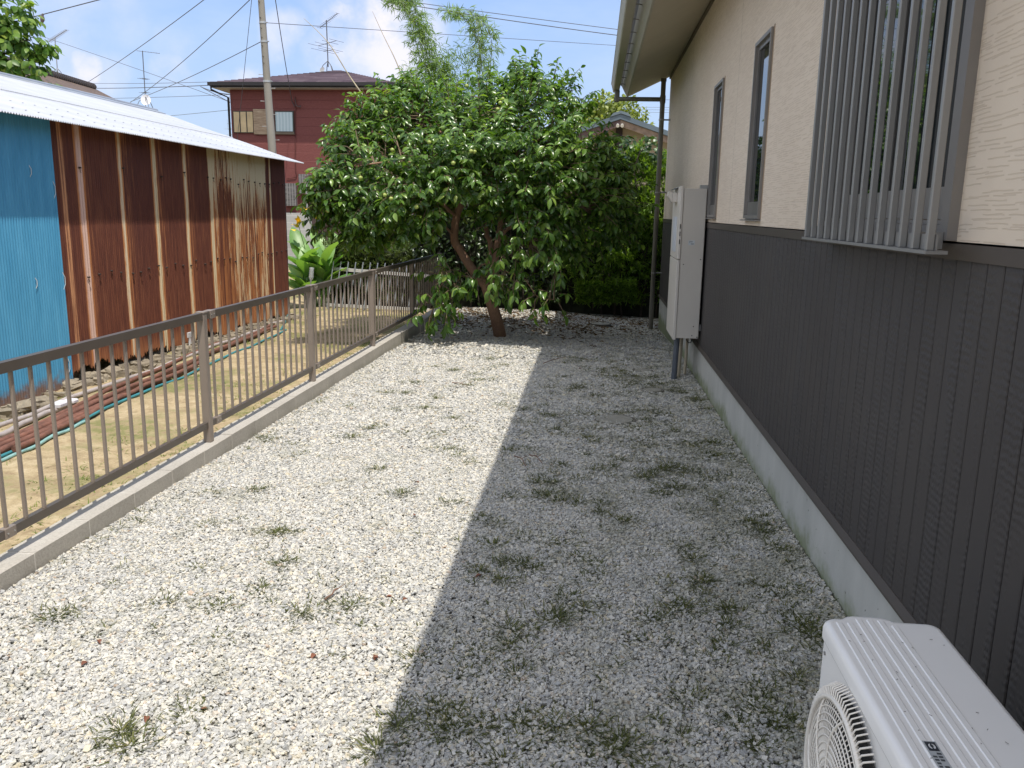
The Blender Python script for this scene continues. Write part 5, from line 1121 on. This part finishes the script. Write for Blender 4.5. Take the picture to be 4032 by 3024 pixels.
def tuftleaves(C, out, n, L, wid_t, up, sprd=.9):
    """rosettes of narrow leaves round each tip"""
    Pn = np.repeat(C, n, 0)+rng.normal(0, .012, (len(C)*n, 3)); o_ = np.repeat(out, n, 0)
    d = nrm(o_*.9+np.array([0, 0, up])+rng.normal(0, sprd*.6, (len(Pn), 3))); nn = np.array([0, -.1, 1.])+rng.normal(0, .5, (len(Pn), 3))
    return Pn, d, nn, L*rng.uniform(.65, 1.25, len(Pn))
narrow = leaf_template(1., .085, .22, .1, ((0, .3), (.35, 1), (.7, .8), (1, .05)))
def hedge_top(x): return 2.42+.18*math.sin(x*2.1)+.10*math.sin(x*5.)+.12*math.sin(x*11.)
hedge = thing('podocarpus_hedge', 'tall dense evergreen hedge of narrow leaves closing the end of the gravel yard', 'hedge', (-.5, 14.3, -.15))
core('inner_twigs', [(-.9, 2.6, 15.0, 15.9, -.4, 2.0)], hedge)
C, O = [], []
while len(C) < 4200:
    x = rng.uniform(-1.0, 2.4); zt_h = hedge_top(x); z = rng.uniform(-.05, 1.)**.85*zt_h if False else rng.uniform(.05, zt_h)
    dens_ = .25+.75*ss(np.array(z), .2, 1.3); dens_ = dens_*(1. if x > .0 else .6)
    if rng.random() > dens_: continue
    bulge_ = .16*math.sin(x*3.3+z*2.2)+.10*math.sin(z*6+x*5.2)
    C.append((x, 14.70-bulge_+rng.uniform(-.05, .25)+.35*max(0, z-1.7), z)); O.append((rng.normal(0, .25), -1, .1+.4*(z > 1.8)))
for _ in range(1100):
    x = rng.uniform(-1., 2.4); C.append((x, rng.uniform(14.8, 16.0), hedge_top(x)+rng.uniform(-.25, .12))); O.append((rng.normal(0, .3), -.2, 1))
for _ in range(330):     # low sprays near the ground
    q = P(rng.uniform(2270, 2500), rng.uniform(1110, 1190), 14.55); C.append(tuple(q)); O.append((rng.normal(0, .4), -1, .2))
C, O = np.array(C), nrm(np.array(O))
leaves('foliage', *tuftleaves(C, O, 8, .105, .1, .25), narrow, m_hleaf, hedge)
mb = MB()
for i in range(17):
    x = -.8+i*.2+rng.normal(0, .04); branch(mb, [(x, 15.0, -.35), (x+rng.normal(0, .05), 14.9+rng.normal(0, .04), .5), (x+rng.normal(0, .1), 15.0, 1.2), (x+rng.normal(0, .12), 15.1, 2.)], .022, .008, 6, .01, 3)
mb.build('stems', m_bark2, hedge)
m_dkleaf = leafmat('shade_dark_leaf', [(0, (.014, .030, .010)), (.5, (.028, .055, .016)), (.85, (.06, .10, .03)), (1, (.12, .15, .04))], .3, .2, .55)  # leaf colour darkened to stand in for the shade under the crown
thicket_s = thing('dark_thicket', 'glossy evergreen thicket, crown shade put into its dark leaf colour, behind the persimmon trunk left of the hedge', 'shrub', (-2, 14.9, -.15))
core('inner_twigs', [(-3.1, -.75, 14.9, 15.8, -.4, 2.1)], thicket_s)
n_ = 3600; X_ = rng.uniform(-3.2, -.6, n_); Z_ = rng.uniform(.15, 2.35, n_)
posc = np.stack([X_, 14.62+rng.uniform(0, .35, n_)+.12*np.sin(X_*6+Z_*4), Z_+.15*np.sin(X_*4)], 1)
leaves('foliage', posc, rng.normal(0, .6, (n_, 3))+np.array([0, -.3, -.3]), rng.normal(0, .5, (n_, 3))+np.array([0, -.5, .6]), rng.uniform(.07, .12, n_), leafT, m_dkleaf, thicket_s)
mb = MB()
for i in range(12): x = -3.+i*.2+rng.normal(0, .05); branch(mb, [(x, 14.85, -.35), (x+rng.normal(0, .08), 14.8, .5), (x+rng.normal(0, .14), 14.86, 1.4)], .018, .008, 6, .01, 3)
mb.build('stems', m_bark2, thicket_s)
# vine with rounder leaves over the hedge beside the rain pipe
m_vine = leafmat('vine_leaf', [(0, (.035, .07, .035)), (.5, (.07, .13, .05)), (1, (.16, .24, .08))], .35, .3, .5)
vine = thing('climbing_vine', 'bushy climber with round leaves on top of the hedge in front of the gabled house', 'vine', P(2500, 640, 15.0))
pos, dr_, nn_, sz_ = [], [], [], []
for (u, v, r, n) in ((2500, 590, .22, 90), (2560, 570, .18, 60), (2470, 560, .12, 35), (2520, 640, .28, 90), (2580, 620, .2, 60), (2440, 620, .18, 45)):
    c_ = P(u, v, 15.0)
    for _ in range(n):
        q = nrm(rng.normal(0, 1, 3))*r*rng.random()**.4; pos.append(c_+q); dr_.append(rng.normal(0, .6, 3)+np.array([0, -.3, -.4])); nn_.append(q+np.array([0, -.5, .7])+rng.normal(0, .3, 3)); sz_.append(rng.uniform(.05, .09))
leaves('foliage', np.array(pos), np.array(dr_), np.array(nn_), np.array(sz_), leaf_template(1., .45, .15, .1), m_vine, vine)
mb = MB(); branch(mb, [P(2510, 760, 14.4), P(2500, 680, 14.25), P(2520, 600, 14.2), P(2560, 570, 14.2)], .015, .006, 6); mb.build('stem', m_bark2, vine)

# bamboo clump behind the persimmon
m_bam = leafmat('bamboo_leaf', [(0, (.09, .16, .05)), (.5, (.18, .28, .09)), (1, (.32, .44, .18))], .45, .35, .4)
m_culm = simple('bamboo_culm', (.17, .19, .07), .4, .2, 10)
bamb = thing('bamboo_clump', 'tall feathery bamboo rising behind the persimmon crown', 'bamboo', P(1750, 1180, 14.0))
BY = 15.3; pos, dr_, nn_, sz_ = [], [], [], []; mb = MB()
culms = [([(1800, 1150), (1790, 700), (1730, 430), (1660, 200), (1640, 60), (1600, -40)], 100), ([(1760, 1150), (1740, 600), (1700, 350), (1670, 180), (1590, 20), (1540, -20)], 90), ([(1840, 1150), (1870, 600), (1890, 300), (1880, 160), (1820, 60), (1760, 40)], 46), ([(1880, 1150), (1890, 600), (1900, 320), (1880, 120), (1870, 50)], 40),
         ([(1900, 1150), (1930, 600), (1930, 300), (1935, 160), (1900, 80)], 34), ([(1700, 1150), (1690, 600), (1660, 420), (1620, 280)], 60), ([(1830, 1150), (1800, 600), (1780, 360), (1740, 240)], 70), ([(1780, 1150), (1770, 600), (1760, 420), (1720, 300)], 80), ([(1720, 1100), (1700, 600), (1650, 380), (1590, 320)], 40)]
for pts, nsp in culms:
    pp = branch(mb, [P(u, v, BY+rng.normal(0, .12)) for u, v in pts], .016, .003, 6, .0, 5); n_p = len(pp)
    for _ in range(int(nsp*1.5)):
        t_ = .48+.52*rng.random(); i = min(int(t_*(n_p-1)), n_p-2); b_ = pp[i]+(pp[i+1]-pp[i])*rng.random()
        if P(0, 0, 1)[2] and b_[2] < 2.6: continue
        d_ = nrm(rng.normal(0, 1, 3)*np.array([1, .7, .5])+np.array([-.1, 0, .1])); L_ = rng.uniform(.08, .42)*(1.25-t_*.7); tip = b_+d_*L_+np.array([0, 0, -.05]); mb.tube([b_, (b_+tip)/2+np.array([0, 0, .02]), tip], [.003, .002, .001], 4, cap=False)
        for k_ in range(rng.integers(5, 11)):
            s_ = rng.uniform(.35, 1.); pos.append(b_+(tip-b_)*s_+rng.normal(0, .01, 3)); dr_.append(d_*.6+rng.normal(0, .5, 3)+np.array([0, 0, -.35])); nn_.append(rng.normal(0, .6, 3)+np.array([0, -.2, .8])); sz_.append(rng.uniform(.08, .15))
for (u, v, r, n) in ((1700, 330, .42, 620), (1760, 290, .38, 480), (1640, 290, .33, 260), (1850, 330, .3, 220), (1800, 400, .35, 260), (1610, 390, .36, 260), (1720, 230, .3, 240), (1680, 160, .24, 190), (1660, 90, .2, 120), (1800, 210, .2, 90), (1860, 230, .22, 130), (1890, 170, .18, 90), (1930, 290, .2, 110), (1560, 420, .3, 160)):
    c_ = P(u, v, BY)
    for _ in range(n):
        q = nrm(rng.normal(0, 1, 3))*r*rng.random()**.4; pos.append(c_+q); dr_.append(q/r*.4+rng.normal(0, .5, 3)+np.array([0, 0, -.3])); nn_.append(rng.normal(0, .6, 3)+np.array([0, -.2, .8])); sz_.append(rng.uniform(.08, .15))
leaves('foliage', np.array(pos), np.array(dr_), np.array(nn_), np.array(sz_), leaf_template(1., .065, .25, .1, ((0, .4), (.3, 1), (1, .03))), m_bam, bamb)
mb.build('culms', m_culm, bamb)
# dry thin bamboo rods leaning out
m_rod = simple('dry_bamboo_rod', (.42, .36, .24), .6, .3, 6)
for pts, lb in (([(1196, 72), (1290, 165), (1370, 290), (1436, 385)], 'long dry bamboo rod leaning in front of the red house roof'), ([(1467, 45), (1510, 140), (1550, 220), (1580, 290), (1608, 345)], 'thin dark rod leaning beside the cloud left of the bamboo')):
    mb = MB(); branch(mb, [P(u, v, 12.4) for u, v in pts], .003, .011, 6, 0, 5); mb.build('bamboo_rod', m_rod, label=lb, cat='rod')

# round tree behind the gabled house
m_rleaf = leafmat('camphor_leaf', [(0, (.05, .085, .015)), (.4, (.13, .17, .03)), (.75, (.27, .32, .07)), (1, (.42, .45, .14))], .45, .35, .4)
rtree = thing('round_tree', 'round yellow green tree crown behind the blue grey gabled roof', 'tree', P(2420, 840, 36))
pos, nn_ = [], []
for (u, v, r, n) in ((2420, 500, 1.35, 2600), (2300, 520, 1.0, 1400), (2490, 560, 1.05, 1500), (2360, 560, 1.2, 1200), (2380, 460, .75, 700), (2560, 620, .7, 600)):
    c_ = P(u, v, 36); 
    for _ in range(n):
        q = nrm(rng.normal(0, 1, 3)); rr_ = r*(1+.16*math.sin(q[0]*7+u)*math.cos(q[2]*6+v))*rng.random()**.22; pos.append(c_+q*rr_); nn_.append(q+rng.normal(0, .45, 3)+np.array([0, 0, .3]))
pos, nn_ = np.array(pos), np.array(nn_); leaves('crown', pos, rng.normal(0, 1, pos.shape), nn_, rng.uniform(.10, .20, len(pos)), leaf_template(1., .38, .1, .1, ((0, .3), (.4, 1), (1, .1))), m_rleaf, rtree)
mb = MB(); branch(mb, [P(2420, 900, 36)*np.array([1, 1, 0]), P(2420, 700, 36), P(2415, 560, 36)], .22, .10, 8); mb.build('trunk', m_bark2, rtree)

# leafy tree at the left edge, behind the shed
m_lleaf = leafmat('broad_leaf', [(0, (.045, .10, .02)), (.45, (.09, .18, .03)), (.8, (.20, .30, .05)), (1, (.36, .38, .09))], .4, .35, .45)
ltree = thing('broadleaf_tree', 'tree with large bright leaves hanging over the shed ridge at the left edge', 'tree', (-9.3, 11.5, -.1))
lb_b, lb_d = [], []; mb = MB(); branch(mb, [(-9.3, 11.5, -.2), (-9.2, 11.4, 1.5), (-9., 11.3, 3.), (-8.8, 11.2, 4.4), (-8.7, 11.2, 5.4)], .16, .05, 9, .02)
for (u, v, r, n) in ((-60, 60, .55, 60), (10, 30, .28, 26), (70, 40, .15, 10), (20, 120, .25, 26), (-40, 200, .45, 60), (30, 190, .22, 26), (90, 165, .15, 14), (120, 160, .10, 7), (20, 270, .25, 30), (90, 260, .17, 18), (130, 245, .11, 9), (160, 210, .09, 7), (-60, 320, .35, 40), (0, 300, .15, 14), (170, 325, .05, 4), (-150, 120, .6, 60), (-160, 300, .6, 50), (80, 80, .10, 6)):
    c_ = P(u, v, 11.2); root = np.array([-8.9, 11.3, 3.6]); branch(mb, [root, (root+c_)/2+np.array([0, 0, .1]), c_], .02, .006, 5)
    for _ in range(int(n*.8)): q = nrm(rng.normal(0, 1, 3)); lb_b.append(c_+q*r*rng.random()**.5); lb_d.append(q*.6+np.array([.6, -.1, .05]))
a3 = twigs_leaves(lb_b, lb_d, 6, .16, .6, .7, (.085, .14)); leaves('crown', *a3[:4], leaf_template(1., .33, .2, .15), m_lleaf, ltree); mb.build('trunk', m_bark2, ltree)

# canna lilies
m_canna = leafmat('canna_leaf', [(0, (.10, .22, .06)), (.5, (.18, .34, .10)), (1, (.28, .45, .15))], .4, .3, .45)
m_pet = simple('yellow_petal', (.85, .58, .03), .5, .15, 20); m_stem = simple('canna_stem', (.12, .22, .05), .5)
canT = leaf_template(1., .22, .35, .25, ((0, .08), (.12, .55), (.3, .95), (.5, 1), (.7, .82), (.86, .5), (1, .02)))
def canna(u, v, y, n, hmax, lb, flower=None):
    c_ = PZ(u, v, -.13); c_ = P(u, v, y); c_[2] = -.13; t = thing('canna_plant', lb, 'plant', c_); mb = MB(); pos, dr_, nn_, sz_ = [], [], [], []
    for i in range(max(3, n//5)):
        b_ = c_+np.array([rng.normal(0, .12), rng.normal(0, .1), 0]); h_ = hmax*rng.uniform(.6, .95); tip = b_+np.array([rng.normal(0, .1), rng.normal(0, .08), h_]); mb.tube([b_, (b_+tip)/2, tip], [.014, .012, .007], 7)
        for k_ in range(5):
            f_ = .2+.78*k_/5; a = rng.uniform(0, 6.28); pos.append(b_+(tip-b_)*f_); dr_.append((math.cos(a)*.75, math.sin(a)*.55-.25, .75+.8*f_)); nn_.append((-math.cos(a)*.8, -math.sin(a)*.6-.1, .8)); sz_.append(rng.uniform(.48, .72))
    leaves('leaves', np.array(pos), np.array(dr_), np.array(nn_), np.array(sz_), canT, m_canna, t); mb.build('stems', m_stem, t)
    for (fu, fv) in (flower or []):
        q = P(fu, fv, y-.1); mb = MB(); mb.tube([c_+np.array([0, 0, hmax*.5]), q], [.008, .006], 6); mb.build('flower_stalk', m_stem, t)
        Vp, Fp = scatter(leaf_template(1, .32, .3, .2)[0], leaf_template(1, .32, .3, .2)[1], frames(rng.normal(0, .6, (9, 3))+np.array([0, -.2, .5]), rng.normal(0, 1, (9, 3)))*.12, q+rng.normal(0, .02, (9, 3))+np.array([0, 0, 1])*np.linspace(-.07, .06, 9)[:, None])
        mb = MB(); mb.add(Vp, Fp.tolist(), 0, True); mb.build('flower', m_pet, t, keepn=True)
canna(1232, 1175, 14.6, 50, 1.2, 'bright green canna with big leaves and yellow flower beside the shed corner', [(1175, 885)])
canna(1310, 1150, 15.7, 26, 1.35, 'canna with broad leaves right behind the yellow flowered one', [(1253, 850), (1195, 820)])
canna(1420, 1130, 16.0, 12, 1.1, 'canna leaves showing between clipped bush and persimmon crown')
# clipped bush beyond the fence
bush = thing('clipped_bush', 'dark clipped bush of narrow leaves beyond the fence behind the white garden frame', 'bush', (-3.9, 15.2, -.13))
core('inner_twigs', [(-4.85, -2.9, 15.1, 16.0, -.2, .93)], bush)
C, O = [], []
for _ in range(2300):
    x = rng.uniform(-5.0, -2.8); zt_b = 1.05+.08*math.sin(x*4)-.35*max(0, -4.55-x); z = rng.uniform(0, zt_b); C.append((x, 14.95+rng.uniform(-.08, .15)+.06*math.sin(x*7+z*5)+.3*max(0, z-.8), z)); O.append((rng.normal(0, .3), -1, .3))
for _ in range(500): x = rng.uniform(-5., -2.8); C.append((x, rng.uniform(15, 16), 1.03+.08*math.sin(x*4)+rng.normal(0, .03))); O.append((0, -.2, 1))
m_bleaf = leafmat('clipped_leaf', [(0, (.03, .055, .015)), (.5, (.075, .11, .03)), (.85, (.17, .22, .07)), (1, (.30, .22, .12))], .4, .25, .45)
leaves('foliage', *tuftleaves(np.array(C), nrm(np.array(O)), 6, .085, .1, .3), narrow, m_bleaf, bush)
# loose shrubs and dark growth farther back between the bush and the hedge
for (x, y, w_, h_, n, lb, mt) in ((-3.4, 17.5, .9, 1.3, 600, 'dark leafy shrub behind the clipped bush under the persimmon crown', m_pleaf), (-2.2, 15.6, .8, 1.9, 800, 'tall dark shrub between the fence end and the hedge', m_pleaf), (-4.6, 19., 1.2, 1.5, 500, 'far green shrub in front of the brown storage hut', m_hleaf), (-3.0, 15.9, .7, 2.6, 700, 'dark green small tree behind the persimmon left of the hedge', m_pleaf)):
    t = thing('shrub', lb, 'shrub', (x, y, -.15)); q = nrm(rng.normal(0, 1, (n, 3))); rr_ = rng.random((n, 1))**.35; pos = np.array([x, y, h_*.52])+q*rr_*np.array([w_, w_*.6, h_*.52]); leaves('foliage', pos, rng.normal(0, 1, (n, 3))+q, q+np.array([0, -.2, .8]), rng.uniform(.09, .15, n), leafT, mt, t)
    mb = MB()
    for k_ in range(5): branch(mb, [(x+rng.normal(0, .08), y, -.2), (x+rng.normal(0, .2), y, h_*.4), (x+rng.normal(0, .4)*w_, y, h_*.8)], .022, .008, 6)
    mb.build('stems', m_bark2, t)
# small weeds and flowers near the canna foot
# white garden frame leaning against the bush
m_white = simple('white_frame_paint', (.62, .62, .61), .5, .06, 5); m_bar = simple('pale_steel_bar', (.40, .45, .52), .4, .08, 5, metal=.3)
gf = thing('garden_frame', 'white two rail garden frame with slanting steel bars standing before the clipped bush', 'garden frame', P(1450, 1215, 14.4))
for (v0, v1, hh) in ((1052, 1082, .055), (1195, 1215, .05)):
    a_, b_ = P(1307 if hh > .052 else 1286, v0, 14.5), P(1690, v1, 14.3); mb = MB(); mb.hexa([(a_[0], a_[1], a_[2]-hh), (b_[0], b_[1], b_[2]-hh), (b_[0], b_[1]+.03, b_[2]-hh), (a_[0], a_[1]+.03, a_[2]-hh), a_, b_, (b_[0], b_[1]+.03, b_[2]), (a_[0], a_[1]+.03, a_[2])]); mb.build('rail', m_white, gf)
for i in range(13):
    mb = MB(); mb.tube([P(1314+i*29, 1029+i*1.0, 14.42), P(1287+i*29, 1216+i*1.0, 14.40)], .011, 8); mb.build('bar', m_bar, gf)
# bottle on a stake
bt = thing('bottle_on_stake', 'clear plastic bottle upside down on a thin stake behind the second fence post', 'bottle', PZ(1212, 1262, -.1))
b_ = PZ(1212, 1262, -.1); tpb = P(1228, 1052, b_[1]); ax_ = nrm(tpb-b_); Lb = np.linalg.norm(tpb-b_)
mb = MB(); mb.tube([b_, b_+ax_*(Lb-.10)], .008, 6); mb.build('stake', simple('stake_pale', (.36, .38, .40), .6), bt)
m_pet2, nt, b = newmat('clear_plastic'); setb(nt, b, col=(.75, .8, .82), rough=.12, alpha=.42, spec=.7)
mb = MB(); prof = [(0, .012), (.03, .013), (.05, .022), (.075, .036), (.10, .038), (.13, .034), (.16, .038), (.20, .033), (.225, .036), (.235, .030)]
mb.tube([tpb-ax_*(.24-t_) for t_, _ in prof], [r for _, r in prof], 14); mb.build('bottle', m_pet2, bt)
